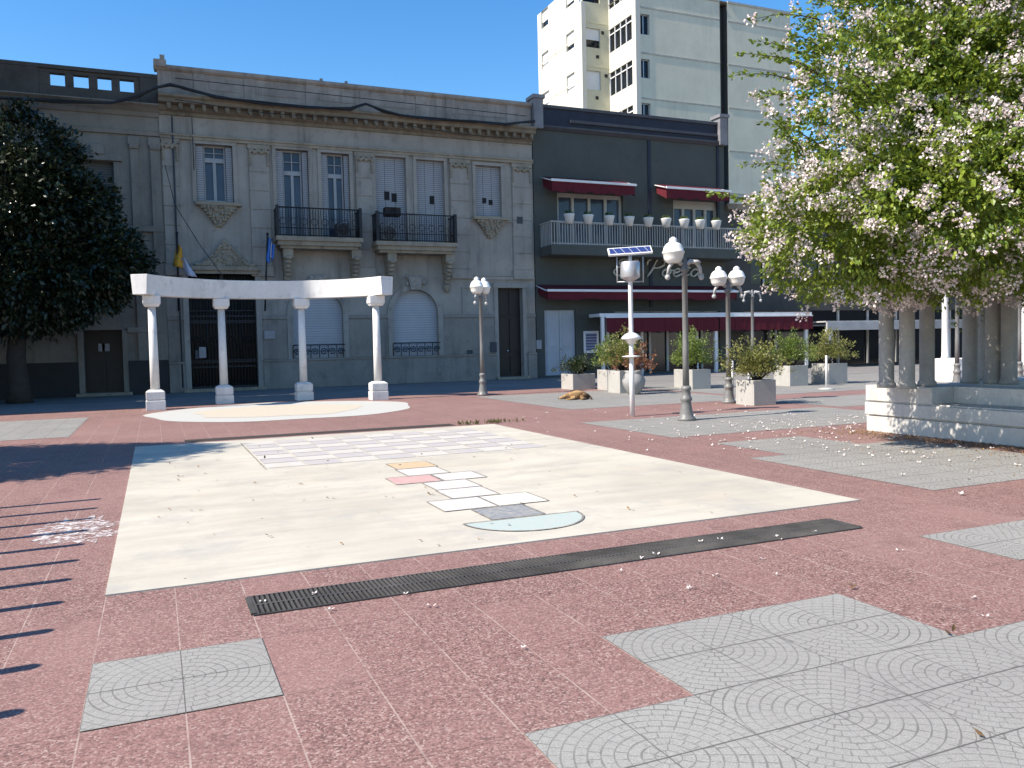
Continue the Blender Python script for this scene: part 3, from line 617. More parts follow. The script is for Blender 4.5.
def window_c(w, cols, head):
    x0, x1, z0, z1 = w; y = YF+.15; f = MB(); f.box(x0, x1, y, y+.1, z1-head, z1); f.box(x0, x1, y, y+.1, z0, z0+.1)
    for k in range(cols+1):
        xm = x0+(x1-x0)*k/cols; xm = min(max(xm, x0+.07), x1-.07); f.box(xm-.07, xm+.07, y-.01, y+.1, z0+.1, z1-head)
    f.box(x0+.1, x1-.1, y+.01, y+.09, z0+(z1-z0)*.42, z0+(z1-z0)*.45)
    o = f.build('window', FRW, mc); g = MB(); g.box(x0, x1, y+.11, y+.15, z0, z1); g.build('pane', BGLASS, o)
window_c(WC1, 4, .2); window_c(WC2, 4, .42)
# awnings
def awning(pl, pr, qt, drop, out, parent=mc):
    m_ = (pl+pr)/2; Y = YF-out; x0 = F(pl, qt, Y)[0]; x1 = F(pr, qt, Y)[0]; z = F(m_, qt, Y)[1]
    c = MB(); n = 12; t_ = .02
    for k in range(n):                    # sagging cloth, a valance in front
        xa, xb = x0+(x1-x0)*k/n, x0+(x1-x0)*(k+1)/n
        c.add([(xa, Y+.03, z-.02), (xb, Y+.03, z-.02), (xb, YF-.02, z+.35), (xa, YF-.02, z+.35), (xa, Y+.03, z-.06), (xb, Y+.03, z-.06), (xb, YF-.02, z+.31), (xa, YF-.02, z+.31)], [(0,1,2,3), (4,7,6,5)])
        s = .02*math.sin(k*1.3); c.box(xa, xb-.004, Y+.02+s*.3, Y+.04+s*.3, z-drop*(.92+.08*math.sin(k*2.2)), z-.04)
    for x in (x0, x1-.02): c.add([(x, Y+.02, z-.03), (x, YF-.02, z+.3), (x, YF-.02, z-.1), (x, Y+.02, z-drop)], [(0,1,2,3)])
    o = c.build('awning', REDC, parent)
    r = MB(); r.box(x0-.05, x1+.05, Y-.05, Y+.03, z-.05, z+.06); r.tube([(x0-.1, Y, z), (x0-.1, YF, z+.3)], .03, 6); r.tube([(x1+.1, Y, z), (x1+.1, YF, z+.3)], .03, 6); r.build('front_bar', WHITE2, o)
awning(552, 635, 182.5, .55, 1.0); awning(667, 730, 189.5, .55, 1.0); awning(548, 737, 291, .45, 1.1)
# balcony of C
YB = YF-1.3; bxa = cx0+.25; bxb = cx1+.1; zb = F(632, 247, YB)[1]; zt = F(632, 225, YB)[1]
b = MB(); b.box(bxa, bxb, YB, YF+.01, zb-.45, zb); ob = b.build('balcony', CWALL, mc)
b = MB(); nb = 78
for k in range(nb):
    x = bxa+.05+(bxb-bxa-.1)*k/(nb-1); b.box(x-.017, x+.017, YB+.04, YB+.075, zb, zt)
b.box(bxa, bxb, YB+.02, YB+.11, zt, zt+.06); b.box(bxa, bxb, YB+.03, YB+.1, zb+.06, zb+.1)
for k in range(8): b.box(bxa+.02, bxa+.05, YB+.1+k*.15, YB+.13+k*.15, zb, zt)
b.box(bxa, bxa+.09, YB+.1, YF, zt, zt+.06); b.build('railing', M('off_white_railing', (.34, .34, .32), .5, .1, 3), ob)
# ground floor of C
x0, x1, z0, z1 = CDR; b = MB(); b.box(x0, (x0+x1)/2-.01, YF+.12, YF+.2, z0, z1); b.box((x0+x1)/2+.01, x1, YF+.12, YF+.2, z0, z1)
for s in (0, 1):
    for za, zb_ in ((.35, 1.3), (1.5, z1-.3)): b.box(x0+(x1-x0)*s/2+.15, x0+(x1-x0)*(s+1)/2-.15, YF+.1, YF+.12, za, zb_)
o = b.build('door', M('pale_blue_grey_door', (.4, .43, .46), .6, .1, 1.5, .1, 20, stain=.2), mc, .008); h = MB(); h.blob(((x0+x1)/2+.1, YF+.08, 1.4), .05, .05, .05); h.build('handle', SILV, o)
x0, x1, z0, z1 = rect(583, 331, 598, 353); b = MB(); b.box(x0, x1, YF-.08, YF-.02, z0, z1); o = b.build('menu_board', WHITE2, mc, .01); b = MB(); b.box(x0+.12, x1-.12, YF-.095, YF-.08, z0+.12, z1-.12)
b.build('blue_panel', line_mat('blue_menu_print', (.08, .1, .2), (.3, .32, .4), 2, .14, .2), o)
x0, x1, z0, z1 = rect(536, 340, 541, 349); b = MB(); b.box(x0, x1, YF-.08, YF-.01, z0, z1); b.build('wall_box', PLQ, mc)
x0, x1, z0, z1 = CGL; f = MB(); n = 6
for k in range(n+1): xm = x0+(x1-x0)*k/n; f.box(xm-.06, xm+.06, YF+.1, YF+.18, z0, z1)
f.box(x0, x1, YF+.1, YF+.18, z1-.12, z1); f.box(x0, x1, YF+.1, YF+.18, 2.3, 2.38); o = f.build('shop_window', FRW, mc); g = MB(); g.box(x0, x1, YF+.2, YF+.24, z0, z1); g.build('pane', GLASS, o)
# hand lettered name over the awning
def script_text(strokes, ox, oz, s, y, r, slant=.2, v=.62):
    b = MB()
    for st in strokes:
        pts = [Vector((ox+s*(x+slant*z), y, oz+s*z*v)) for x, z in st]; sm = []
        for i in range(len(pts)-1):
            p0, p1, p2, p3 = pts[max(i-1, 0)], pts[i], pts[i+1], pts[min(i+2, len(pts)-1)]
            for k in range(5):
                t = k/5; sm.append(.5*((2*p1)+(-p0+p2)*t+(2*p0-5*p1+4*p2-p3)*t*t+(-p0+3*p1-3*p2+p3)*t**3))
        sm.append(pts[-1]); b.tube(sm, [r*(.6+.5*abs(math.sin(i*.35))) for i in range(len(sm))], 6)
    return b
st = [[(1.1, 2.0), (.7, 2.3), (.2, 2.0), (.3, 1.5), (.75, 1.25), (.2, 1.1), (-.1, .5), (.3, 0), (.9, .15), (1.3, .6)],                                   # E
      [(1.3, .6), (1.9, 1.9), (1.85, 2.3), (1.6, 2.0), (1.55, .5), (1.7, .05), (2.1, .4)],                                                        # l
      [(3.3, -.1), (3.6, .9), (3.75, 1.9), (3.85, 2.3)], [(3.0, 1.5), (3.0, 2.1), (3.7, 2.45), (4.5, 2.25), (4.65, 1.6), (4.2, 1.15), (3.65, 1.1)],  # P
      [(5.1, 1.), (4.75, .75), (4.75, .2), (5.1, 0), (5.45, .3), (5.45, .8), (5.1, 1.), (5.5, .85), (5.8, .8)],                                       # o
      [(5.8, .45), (6.25, .6), (6.4, .9), (6.1, 1.05), (5.85, .7), (5.9, .15), (6.25, 0), (6.75, .4)],                                                # e
      [(6.75, .4), (7.05, 1.9), (6.95, .3), (7.15, 0), (7.5, .3)], [(6.7, 1.2), (7.4, 1.25)],                                                         # t
      [(8.35, .85), (8.0, 1.05), (7.65, .7), (7.7, .15), (8.05, .05), (8.35, .5), (8.45, 1.0), (8.4, .3), (8.6, 0), (9.0, .35)]]                      # a
xl, zl = F(613, 275.5); xr = F(706, 279)[0]; sclt = (xr-xl)/9.4
script_text(st, xl, zl, sclt, YF-.07, .06).build('name_lettering', M('pale_metal_letters', (.5, .48, .43), .5, .1, 3, metal=.2), mc)

# ------------------------------------------------------------------ patio canopy in front of C
pcp = thing('patio_canopy', 'white framed patio canopy with red valance in front of the charcoal restaurant', 'canopy', (19.5, 26.3, 0))
Y0 = 35.0; ca, zc = F(599, 314, Y0); cb, _ = F(811, 318, Y0); zc = F(700, 314, Y0)[1]
zv0 = F(700, 331, Y0)[1]
b = MB(); b.box(ca, cb, Y0-.06, Y0+.06, zc-.1, zc+.06); b.box(ca, ca+.1, Y0+.06, YF-.3, zc-.1, zc+.06); b.box(cb-.1, cb, Y0+.06, YF-.3, zc-.1, zc+.06)
for k in range(1, 6): y = Y0+(YF-.3-Y0)*k/6; b.box(ca+.1, cb-.1, y-.04, y+.04, zc-.09, zc+.03)
b.build('frame', WHITE2, pcp)
b = MB(); b.box(ca+.02, cb-.02, Y0+.08, YF-.32, zc+.062, zc+.1); b.build('roof', M('dark_canopy_sheet', (.06, .06, .065), .8), pcp)
for px, yy in ((603, Y0), (716, Y0), (806, Y0), (608, 36.0), (631, 36.0), (642, 36.0), (697, 36.0), (752, 36.0)):
    x = F(px, 360, yy)[0]; b = MB(); b.box(x-.08 if yy == Y0 else x-.06, x+.08 if yy == Y0 else x+.06, yy-.06, yy+.06, 0, zc-.1); b.build('post', WHITE2, pcp)
xm1 = F(718, 320, Y0)[0]
for xa, xb in ((ca+.35, xm1-.03), (xm1+.03, cb+.02)):
    b = MB(); n = int((xb-xa)/.32)
    for k in range(n):
        x0 = xa+(xb-xa)*k/n; x1 = xa+(xb-xa)*(k+1)/n; s = .012*math.sin(k*1.9); d = zv0+.03*math.sin(k*math.pi*1.0+.5)
        b.add([(x0, Y0-.1+s, zc-.16), (x1, Y0-.1-s, zc-.16), (x1, Y0-.12-s, d), (x0, Y0-.12+s, d), (x0, Y0-.08+s, zc-.16), (x1, Y0-.08-s, zc-.16), (x1, Y0-.1-s, d), (x0, Y0-.1+s, d)], [(0,3,2,1), (4,5,6,7), (3,7,6,2), (0,4,7,3), (1,2,6,5)])
    o = b.build('valance', REDC, pcp); b = MB(); b.box(xa-.05, xb+.0, Y0-.13, Y0-.06, zc-.16, zc-.1); b.build('front_bar', WHITE2, o)
# grey canopy further right
pg2 = thing('grey_canopy', 'pale grey canopy on a white post beside the red valance, behind the flowering vine', 'canopy', (30, 25.6, 0))
b = MB(); xa = F(826, 326, 34.2)[0]; z1 = F(850, 321, 34.2)[1]; z0 = F(850, 330, 34.2)[1]; b.box(xa, 50, 34.1, 34.2, z0, z1-.05); b.box(xa, 50, 34.2, YF, z1-.05, z1+.02); b.build('roof', M('grey_canvas', (.4, .4, .39), .8, .15, 1.5, .1, 30), pg2)
for px in (830, 948, 1040):
    x = F(px, 360, 34.3)[0]; b = MB(); b.box(x-.14, x+.14, 34.25, 34.5, 0, z0+.1); b.build('post', WHITE2, pg2)

# ------------------------------------------------------------------ building E and far right
me_ = thing('dark_shop_row', 'low dark shop row right of the charcoal restaurant, mostly hidden by the flowering vine', 'building', (36, YF, 0))
b = MB(); wall_holes(b, 28.25, 52, 0, 8.6, YF+.1, [(29.5, 50, .1, 3.2), (30, 32, 4.6, 7), (34, 36, 4.6, 7), (38, 40, 4.6, 7)], .4); b.quad((28.25, YF+.1, 8.6), (52, YF+.1, 8.6), (52, 46, 8.6), (28.25, 46, 8.6)); b.quad((52, YF+.1, 0), (52, 46, 0), (52, 46, 8.6), (52, YF+.1, 8.6)); b.build('wall', M('dull_brown_render', (.07, .066, .06), .9, .2, .6, .2, 16, stain=.4), me_)
b = MB(); b.box(28.3, 52, YF-.15, YF+.4, 8.6, 8.9); b.build('cornice', CORN, me_)
b = MB(); n = 9
for k in range(n+1): xm = 29.5+20.5*k/n; b.box(xm-.06, xm+.06, YF+.2, YF+.3, .1, 3.2)
b.box(29.5, 50, YF+.21, YF+.29, 2.3, 2.4); o = b.build('shop_window', FRW, me_); b = MB(); b.box(29.5, 50, YF+.32, YF+.36, .1, 3.2); b.build('pane', GLASS, o)
for x in (30, 34, 38):
    f = MB(); f.box(x, x+.1, YF+.25, YF+.32, 4.6, 7); f.box(x+1.9, x+2, YF+.25, YF+.32, 4.6, 7); f.box(x+.95, x+1.05, YF+.25, YF+.32, 4.6, 7); o = f.build('window', FRW, me_); g = MB(); g.box(x, x+2, YF+.34, YF+.38, 4.6, 7); g.build('pane', GLASS, o)
mr = thing('white_corner_building', 'low white building with horizontal boards far behind the vine columns on the right', 'building', (46, 24, 0))
b = MB(); b.box(41, 60, 8, 29.3, 0, 5.2); b.build('wall', line_mat('white_boarded_wall', (.7, .7, .68), (.35, .35, .35), 2, .55, .05), mr)
b = MB(); b.box(40.6, 60.2, 7.6, 29.6, 5.2, 5.6); b.build('roof', CWALL, mr)
b = MB(); b.box(40.92, 41, 20, 26.5, .3, 2.6); o = b.build('shutter', SLATS, mr); 
# ------------------------------------------------------------------ tower
YT = 45.7
mt = thing('apartment_tower', 'tall cream apartment tower block rising behind the charcoal restaurant', 'building', (34, YT, 0))
TX_0 = F(635.5, 50, YT)[0]; TX_1 = F(790.5, 80, YT)[0]; ZT = F(790, 14.8, YT)[1]; TXs = F(720, 50, YT)[0]; TXs2 = F(727.5, 50, YT)[0]
YB1 = FX(609, 60, TX_0)[0]; XB = F(582, 60, YB1)[0]; YB2 = FX(538, 50, XB)[0]
ZT += .15
ph = 2.84; z_line = F(690, 59.4, YT)[1]; lines = [z_line+ph*k for k in range(-5, 3) if 2 < z_line+ph*k < ZT-.3]
def pw(px0, py0, px1, py1, Y): return rect(px0, py0, px1, py1, Y)
fw_ = [pw(638.5, 14, 649.5, 34.5, YT), pw(639, 59, 650, 78, YT), pw(639.5, 103, 650.5, 122, YT)]
b = MB(); wall_holes(b, TX_0+.35, TXs, 0, ZT, YT, fw_, .3); b.quad((TXs2, YT, 0), (TX_1, YT, 0), (TX_1, YT, ZT), (TXs2, YT, ZT))
b.quad((TX_1, YT, 0), (TX_1, YB2, 0), (TX_1, YB2, ZT), (TX_1, YT, ZT)); b.quad((TX_0, YT+.02, ZT-.01), (TX_1, YT+.02, ZT-.01), (TX_1, YB2, ZT-.01), (TX_0, YB2, ZT-.01)); b.quad((XB, YB2, 0), (TX_1, YB2, 0), (TX_1, YB2, ZT), (XB, YB2, ZT))
b.quad((XB, YB1, ZT-.01), (TX_0, YB1, ZT-.01), (TX_0, YB2, ZT-.01), (XB, YB2, ZT-.01))
b.build('front_wall', CREAM, mt)
b = MB(); b.box(TX_0, TX_0+.35, YT-.06, YT+.4, 0, ZT+.02); b.box(XB-.02, XB+.3, YB1-.06, YB1+.3, 0, ZT); b.build('corner_pier', WHITEW, mt)
b = MB(); b.box(TXs, TXs2, YT+.6, YT+.7, 0, ZT-.2); b.quad((TXs, YT, 0), (TXs, YT+.6, 0), (TXs, YT+.6, ZT-.2), (TXs, YT, ZT-.2)); b.quad((TXs2, YT, 0), (TXs2, YT+.6, 0), (TXs2, YT+.6, ZT-.2), (TXs2, YT, ZT-.2)); b.build('expansion_gap', M('dark_recess', (.09, .088, .08), .9), mt)
b = MB()
for z in lines: b.box(TX_0+.36, TXs-.01, YT-.025, YT+.02, z-.05, z+.05); b.box(TXs2+.01, TX_1, YT-.025, YT+.02, z-.05, z+.05)
b.box(TX_0+.36, TXs-.02, YT-.05, YT+.3, ZT-.12, ZT+.03); b.box(TXs2+.02, TX_1+.03, YT-.05, YT+.3, ZT-.12, ZT+.03)
b.build('floor_band', M('grey_floor_band', (.42, .41, .36), .9, .2, 2), mt)
for (x0, x1, z0, z1) in fw_:
    f = MB(); f.box(x0, x0+.06, YT+.12, YT+.2, z0, z1); f.box(x1-.06, x1, YT+.12, YT+.2, z0, z1); f.box(x0, x1, YT+.12, YT+.2, z1-.06, z1); f.box(x0, x1, YT+.12, YT+.2, z0, z0+.06); f.box((x0+x1)/2-.03, (x0+x1)/2+.03, YT+.12, YT+.2, z0, z1)
    o = f.build('window', SILV, mt); g = MB(); g.box(x0, x1, YT+.22, YT+.27, z0, z1); g.build('pane', GLASS, o)
# glazed balconies on the -x face (plane TX_0, y YT..YB1)
b = MB(); zed = []
for z in lines + [lines[0]-ph]:
    b.box(TX_0, TX_0+.2, YT+.4, YB1-.02, z-.35, z+.95)      # white balcony fronts
    zed.append((z+.95, z+ph-.35))
b.box(TX_0+.3, TX_0+.5, YT+.4, YB1, 0, ZT); b.build('balcony_front', WHITEW, mt)
for i, (z0, z1) in enumerate(zed):
    f = MB(); n = 4
    for k in range(n+1): y = YT+.42+(YB1-YT-.46)*k/n; f.box(TX_0+.03, TX_0+.1, y-.03, y+.03, z0, z1)
    f.box(TX_0+.03, TX_0+.1, YT+.42, YB1-.04, z1-.4, z1-.33); o = f.build('balcony_glazing', WHITE2, mt); g = MB(); g.box(TX_0+.12, TX_0+.16, YT+.42, YB1-.04, z0, z1); g.build('pane', GLASS, o)
# yellow wall facing the plaza
yw = [pw(583+0*k, 28+42*k, 600.5, 47.5+42*k, YB1) for k in (-1, 0, 1)]
yw = [(F(583.3, 60, YB1)[0], F(600.5, 60, YB1)[0], F(592, q1, YB1)[1], F(592, q0, YB1)[1]) for q0, q1 in ((-17, 2.5), (28, 47.5), (70.5, 89.5))]
b = MB(); wall_holes(b, XB+.3, TX_0+.3, 0, ZT, YB1, yw, .25); b.build('yellow_wall', YELW, mt)
for i, (x0, x1, z0, z1) in enumerate(yw):
    f = MB(); zc_ = z0+(z1-z0)*(.42 if i < 2 else .0); f.box(x0, x1, YB1+.12, YB1+.16, zc_, z1); o = f.build('roller_shutter', WHITE2, mt); g = MB(); g.box(x0, x1, YB1+.18, YB1+.22, z0, z1); g.build('pane', GLASS, o)
b = MB()
for z in lines: b = MB(); b.box(XB+.3, TX_0+.28, YB1-.03, YB1+.01, z-.04, z+.04); b.build('floor_band', YELW, mt)
# far left -x face
def rx(px0, py0, px1, py1):
    ya, _ = FX(px0, py0, XB); yb, _ = FX(px1, py0, XB); mx = (px0+px1)/2; my = (py0+py1)/2
    return (min(ya, yb), max(ya, yb), FX(mx, py1, XB)[1], FX(mx, py0, XB)[1])
wx = [rx(541, 9, 548, 27), rx(565.5, -12, 574, 6), rx(566, 32, 574, 50), rx(541.5, 52, 548.5, 68), rx(566.5, 74, 574.5, 92), rx(542, 92, 549, 110)]
ys = sorted({YB1+.25, YB2, *[w[0] for w in wx], *[w[1] for w in wx]}); zs3 = sorted({0, ZT, *[w[2] for w in wx], *[w[3] for w in wx]})
b = MB()
for i in range(len(ys)-1):
    for j in range(len(zs3)-1):
        c, d = (ys[i]+ys[i+1])/2, (zs3[j]+zs3[j+1])/2
        if not any(w[0] < c < w[1] and w[2] < d < w[3] for w in wx): b.quad((XB, ys[i], zs3[j]), (XB, ys[i+1], zs3[j]), (XB, ys[i+1], zs3[j+1]), (XB, ys[i], zs3[j+1]))
for w in wx:
    for z in w[2:4]: b.quad((XB, w[0], z), (XB, w[1], z), (XB+.2, w[1], z), (XB+.2, w[0], z))
    for y in w[0:2]: b.quad((XB, y, w[2]), (XB, y, w[3]), (XB+.2, y, w[3]), (XB+.2, y, w[2]))
b.build('side_wall', WHITEW, mt)
for i, w in enumerate(wx):
    f = MB(); k = (.38, .25, .3, 0., 0., .1)[i]; zc_ = w[2]+(w[3]-w[2])*k; f.box(XB+.12, XB+.16, w[0], w[1], zc_, w[3]); o = f.build('roller_shutter', WHITE2, mt); g = MB(); g.box(XB+.17, XB+.2, w[0], w[1], w[2], w[3]); g.build('pane', GLASS, o)
b = MB(); ym = FX(555.5, 50, XB)[0]; b.box(XB-.02, XB+.02, ym-.04, ym+.04, 0, ZT)
for z in lines: b.box(XB-.02, XB+.02, YB1+.3, YB2, z-.9, z-.82)
b.build('joint_line', CREAM, mt)
for px, py in ((597.5, 57), (597, 98), (602.5, 33), (606, 76)):
    x, z = F(px, py, YB1); b = MB(); b.box(x-.1, x+.1, YB1-.05, YB1-.005, z-.1, z+.1); b.build('vent', IRON, mt)
b = MB(); xa = F(723, 2, YT)[0]; b.tube([(xa, YT+1, ZT), (xa, YT+1, ZT+1.2)], .06, 6); b.build('roof_vent', SILV, mt)

# ------------------------------------------------------------------ unseen church block at the left, added to shade the facades
ch = thing('church_shade_block', 'unseen stone church block added left of the plaza to shade the facades', 'church', (-14, 30, 0))
CHM = M('shade_block_stone', (.33, .29, .24), .9, .15, .5, .25, 12, stain=.4)
b = MB(); b.box(-16, -10.3, 26.1, 30.2, 0, 26); b.box(-17, -10.3, 32.1, 38, 0, 40); b.box(-11.6, -10.3, 30.2, 32.1, 17, 26); b.box(-11.6, -10.3, 30.2, 32.1, 0, 9.6); b.build('wall', CHM, ch)  # heights and gap shaped to shade the facades and let sun onto the tree
b = MB(); b.box(-16.3, -10., 26., 32.1, 26, 26.7); b.box(-17.3, -10., 31.9, 38.3, 40, 40.7); b.box(-10.3, -10.1, 26.5, 27.3, 0, 26); b.box(-10.3, -10.1, 29.3, 30.1, 0, 26); b.box(-10.3, -10.05, 26.2, 30.15, 8.8, 9.4); b.build('cornice', CHM, ch)

# ------------------------------------------------------------------ pergola (curved, white)
pe = thing('curved_pergola', 'white curved concrete pergola beam on four columns in front of the grey mansion', 'pergola', (3.1, 25.5, 0))
ccx, ccy, cr = 3.15, 23.55, 3.85
cols = [(-.0, 25.75), (2.0, 27.1), (4.4, 27.2), (6.33, 25.5)]
def circ(p, q, r_):     # circle centre through first, last and mean apex
    return None
a0 = math.atan2(25.35-ccy, -.5-ccx); a1 = math.atan2(25.1-ccy, 6.75-ccx)
b = MB(); n = 40; vs = []
for k in range(n+1):
    a = a0+(a1-a0)*k/n
    for rr, z in ((cr-.2, 3.26), (cr+.2, 3.26), (cr+.24, 3.82), (cr-.24, 3.82)): vs.append((ccx+rr*math.cos(a), ccy+rr*math.sin(a), z))
fs = [(4*k+i, 4*k+(i+1) % 4, 4*k+4+(i+1) % 4, 4*k+4+i) for k in range(n) for i in range(4)] + [(3, 2, 1, 0), (4*n, 4*n+1, 4*n+2, 4*n+3)]
b.add(vs, fs); b.build('beam', WHITE, pe, .012)
for x, y in cols:
    a = math.atan2(y-ccy, x-ccx); x, y = ccx+cr*math.cos(a), ccy+cr*math.sin(a)
    b = MB(); b.lathe([(.125, .56), (.117, 1.6), (.105, 2.95)], x, y, 0, 20); c = b.build('column', WHITE, pe)
    b = MB(); b.taper(x, y, 2.94, 3.02, .36, .36, .44, .44); b.box(x-.235, x+.235, y-.235, y+.235, 3.02, 3.255); b.build('capital', WHITE, c, .012)
    b = MB(); b.box(x-.26, x+.26, y-.26, y+.26, 0, .27); b.box(x-.23, x+.23, y-.23, y+.23, .27, .3); b.box(x-.25, x+.25, y-.25, y+.25, .3, .52); b.taper(x, y, .52, .58, .5, .5, .32, .32); b.build('pedestal', WHITE, c, .012)

# ------------------------------------------------------------------ flags
def flag(base_px, top_px, Y, label, stripes, pts):
    xb, zb_ = F(*base_px, Y+.6); xt, zt_ = F(*top_px, Y)
    t = thing('wall_flag', label, 'flag', (xb, Y+.6, zb_), 'flags on the mansion front')
    b = MB(); b.tube([(xb, Y+.6, zb_), (xt, Y, zt_)], .035, 8); b.blob((xt, Y, zt_), .06, .06, .06); b.build('pole', IRON, t)
    for m_, poly in stripes:
        b = MB(); p = [F(*q, Y+.1) for q in poly]; nseg = 10
        # poly: left edge top->bottom, right edge top->bottom (draped cloth, folded in depth)
        (l0, l1, r0, r1) = p
        vs = []; fs = []
        for i in range(nseg+1):
            for j in range(7):
                s = i/nseg; q = j/6; xa = l0[0]+(l1[0]-l0[0])*s; za = l0[1]+(l1[1]-l0[1])*s; xb2 = r0[0]+(r1[0]-r0[0])*s; zb2 = r0[1]+(r1[1]-r0[1])*s
                vs.append((xa+(xb2-xa)*q, Y+.1+.09*math.sin(q*7+s*2)+.05*math.sin(s*5), za+(zb2-za)*q))
        for i in range(nseg):
            for j in range(6): fs.append((i*7+j, i*7+j+1, (i+1)*7+j+1, (i+1)*7+j))
        b.add(vs, fs, True); o = b.build('cloth', m_, t); sd = o.modifiers.new('thick', 'SOLIDIFY'); sd.thickness = .012
YEL = M('yellow_flag_cloth', (.62, .3, .03), .8, .1, 3); WHC = M('white_flag_cloth', (.5, .5, .6), .8, .08, 3); BLC = M('light_blue_flag_cloth', (.05, .2, .6), .8, .1, 3)
flag((178.5, 311), (177, 233), YF-.9, 'yellow and white flag drooping beside the gate of the grey mansion', [(YEL, [(177, 241), (173, 266), (182, 250), (183, 268)]), (WHC, [(181, 258), (186, 276), (185, 258), (197, 277)])], 0)
flag((265, 311), (267.5, 234), YF-.9, 'light blue and white flag drooping left of the first iron balcony', [(BLC, [(267, 236), (266.5, 262), (271, 240), (270, 264)]), (WHC, [(270.5, 240), (270, 258), (272, 243), (271.5, 258)]), (BLC, [(272, 243), (271.5, 262), (275, 246), (274, 256)])], 0)

# air conditioners on the balconies
def aircon(px0, py0, px1, py1, Y, label, m_):
    x0, x1, z0, z1 = rect(px0, py0, px1, py1, Y); t = thing('air_conditioner', label, 'air conditioner', ((x0+x1)/2, Y, z0))
    b = MB(); b.box(x0, x1, Y, Y+.45, z0, z1); b.build('casing', m_, t, .02)
    b = MB(); c = ((x0+x1)/2, (z0+z1)/2); r = min(x1-x0, z1-z0)*.4
    for q in (.4, .7, 1.): b.tube([(c[0]+r*q*math.cos(a), Y-.02, c[1]+r*q*math.sin(a)) for a in [2*math.pi*k/16 for k in range(17)]], .015, 5)
    b.box(c[0]-r, c[0]+r, Y-.012, Y+.002, c[1]-.02, c[1]+.02); b.build('fan_grille', IRON, t)
aircon(385.5, 207, 401, 215.5, YF-.85, 'brown box air conditioner resting high on the second balcony', M('rusty_brown_casing', (.03, .022, .018), .8))
aircon(381, 226, 398, 240, YF-.75, 'fan unit standing on the floor of the second balcony below the brown box', M('dull_white_casing', (.18, .18, .18), .6))
aircon(337, 223, 349.5, 236, YF-.7, 'grey fan unit on the first balcony at its right end', M('grey_casing', (.1, .1, .11), .6))
# overhead cables along the cornice
cpts = [(-30, 96), (0, 98), (60, 101), (110, 103), (135, 98), (155, 88), (170, 84), (185, 88), (215, 97), (260, 103), (310, 107), (350, 109), (366, 104), (382, 110), (400, 115), (430, 119), (470, 121.5), (505, 124), (535, 121)]
b = MB()
for q, (dz, dy, r_) in enumerate(((0, 0, .05), (.06, .04, .035), (-.05, .05, .03))):
    b.tube([(F(px, py, YF-.75)[0], YF-.75+dy*math.sin(i+q), F(px, py, YF-.75)[1]+dz*math.sin(i*1.7+q)) for i, (px, py) in enumerate(cpts)], r_, 6)
for dzp, sag in ((-7, 0), (16, 2)):
    b.tube([(F(px, 66+dzp+.108*(px-165)+18+sag*math.sin(px*.03), YF-.66)[0], YF-.66, F(px, 66+dzp+.108*(px-165)+18+sag*math.sin(px*.03), YF-.66)[1]) for px in range(175, 531, 22)], .016, 5)
tag(b.build('overhead_cable', IRON), 'bundle of black cables slung along the cornices of both old houses', 'cable')
b = MB(); p = [(165, 165), (175, 205), (200, 245), (222, 275)]; b.tube([(F(*q, YF-.3-1.6*i)[0], YF-.3-1.6*i, F(*q, YF-.3-1.6*i)[1]) for i, q in enumerate(p)], .014, 5); tag(b.build('stay_wire', IRON), 'thin stay wire slanting from the left corner of the grey mansion down toward the gate', 'wire')

# flower pots on C balcony
POT = M('white_pot_glaze', (.62, .62, .6), .4, .06, 4)
LEAFP = leafm('pot_leaves', (.03, .06, .015), (.06, .11, .02), (.12, .15, .04))
def leaf(mb, c, d, n_, s, w=.5):
    d = d.normalized(); a = d.cross(n_)
    if a.length < 1e-3: a = d.cross(Vector((1, 0, .2)))
    a.normalize(); a = a*s*w*.5; c = Vector(c); nn = a.cross(d).normalized()*s*.12
    mb.add([c, c+d*s*.45+a-nn*.0, c+d*s+nn, c+d*s*.45-a], [(0, 1, 2, 3)])
def rv(): 
    while True:
        v = Vector((U(-1, 1), U(-1, 1), U(-1, 1)))
        if .05 < v.length < 1: return v.normalized()
fp = thing('flower_pot', '', 'flower pot', (0, 0, 0), 'white pots on the restaurant balcony rail')
b = MB(); b.lathe([(.12, 0), (.19, .3), (.2, .34), (.17, .35), (.16, .3)], n=14); b.build('pot', POT, fp)
b = MB()
for k in range(60): a = U(0, 6.28); leaf(b, (U(-.1, .1), U(-.1, .1), .32), Vector((math.cos(a)*.7, math.sin(a)*.7, U(.4, 1.5))), rv(), U(.08, .2), .4)
b.build('plant', LEAFP, fp)
potlab = ['white flower pot furthest left on the restaurant balcony rail', 'second white flower pot from the left on the balcony rail, above a window mullion', 'third white flower pot from the left on the balcony rail', 'fourth white flower pot on the rail, right of the wide window', 'middle one of nine white flower pots on the balcony rail', 'fourth white flower pot from the right end of the balcony rail', 'third white pot from the right, left of the narrow window', 'second white pot from the right, below the narrow window', 'white flower pot at the right end of the rail, nearest the flowering vine']
for k, px in enumerate((569, 588, 609, 629, 648, 666, 684, 700, 716)):
    o = fp if k == 0 else copy_tree(fp); x = F(px, 220, YB)[0]; o.location = (x, YB-.02, zt+.062-.12); o['label'] = potlab[k]; o.scale = (1.35, 1.35, 1.3)
for c_ in (fp,): pass

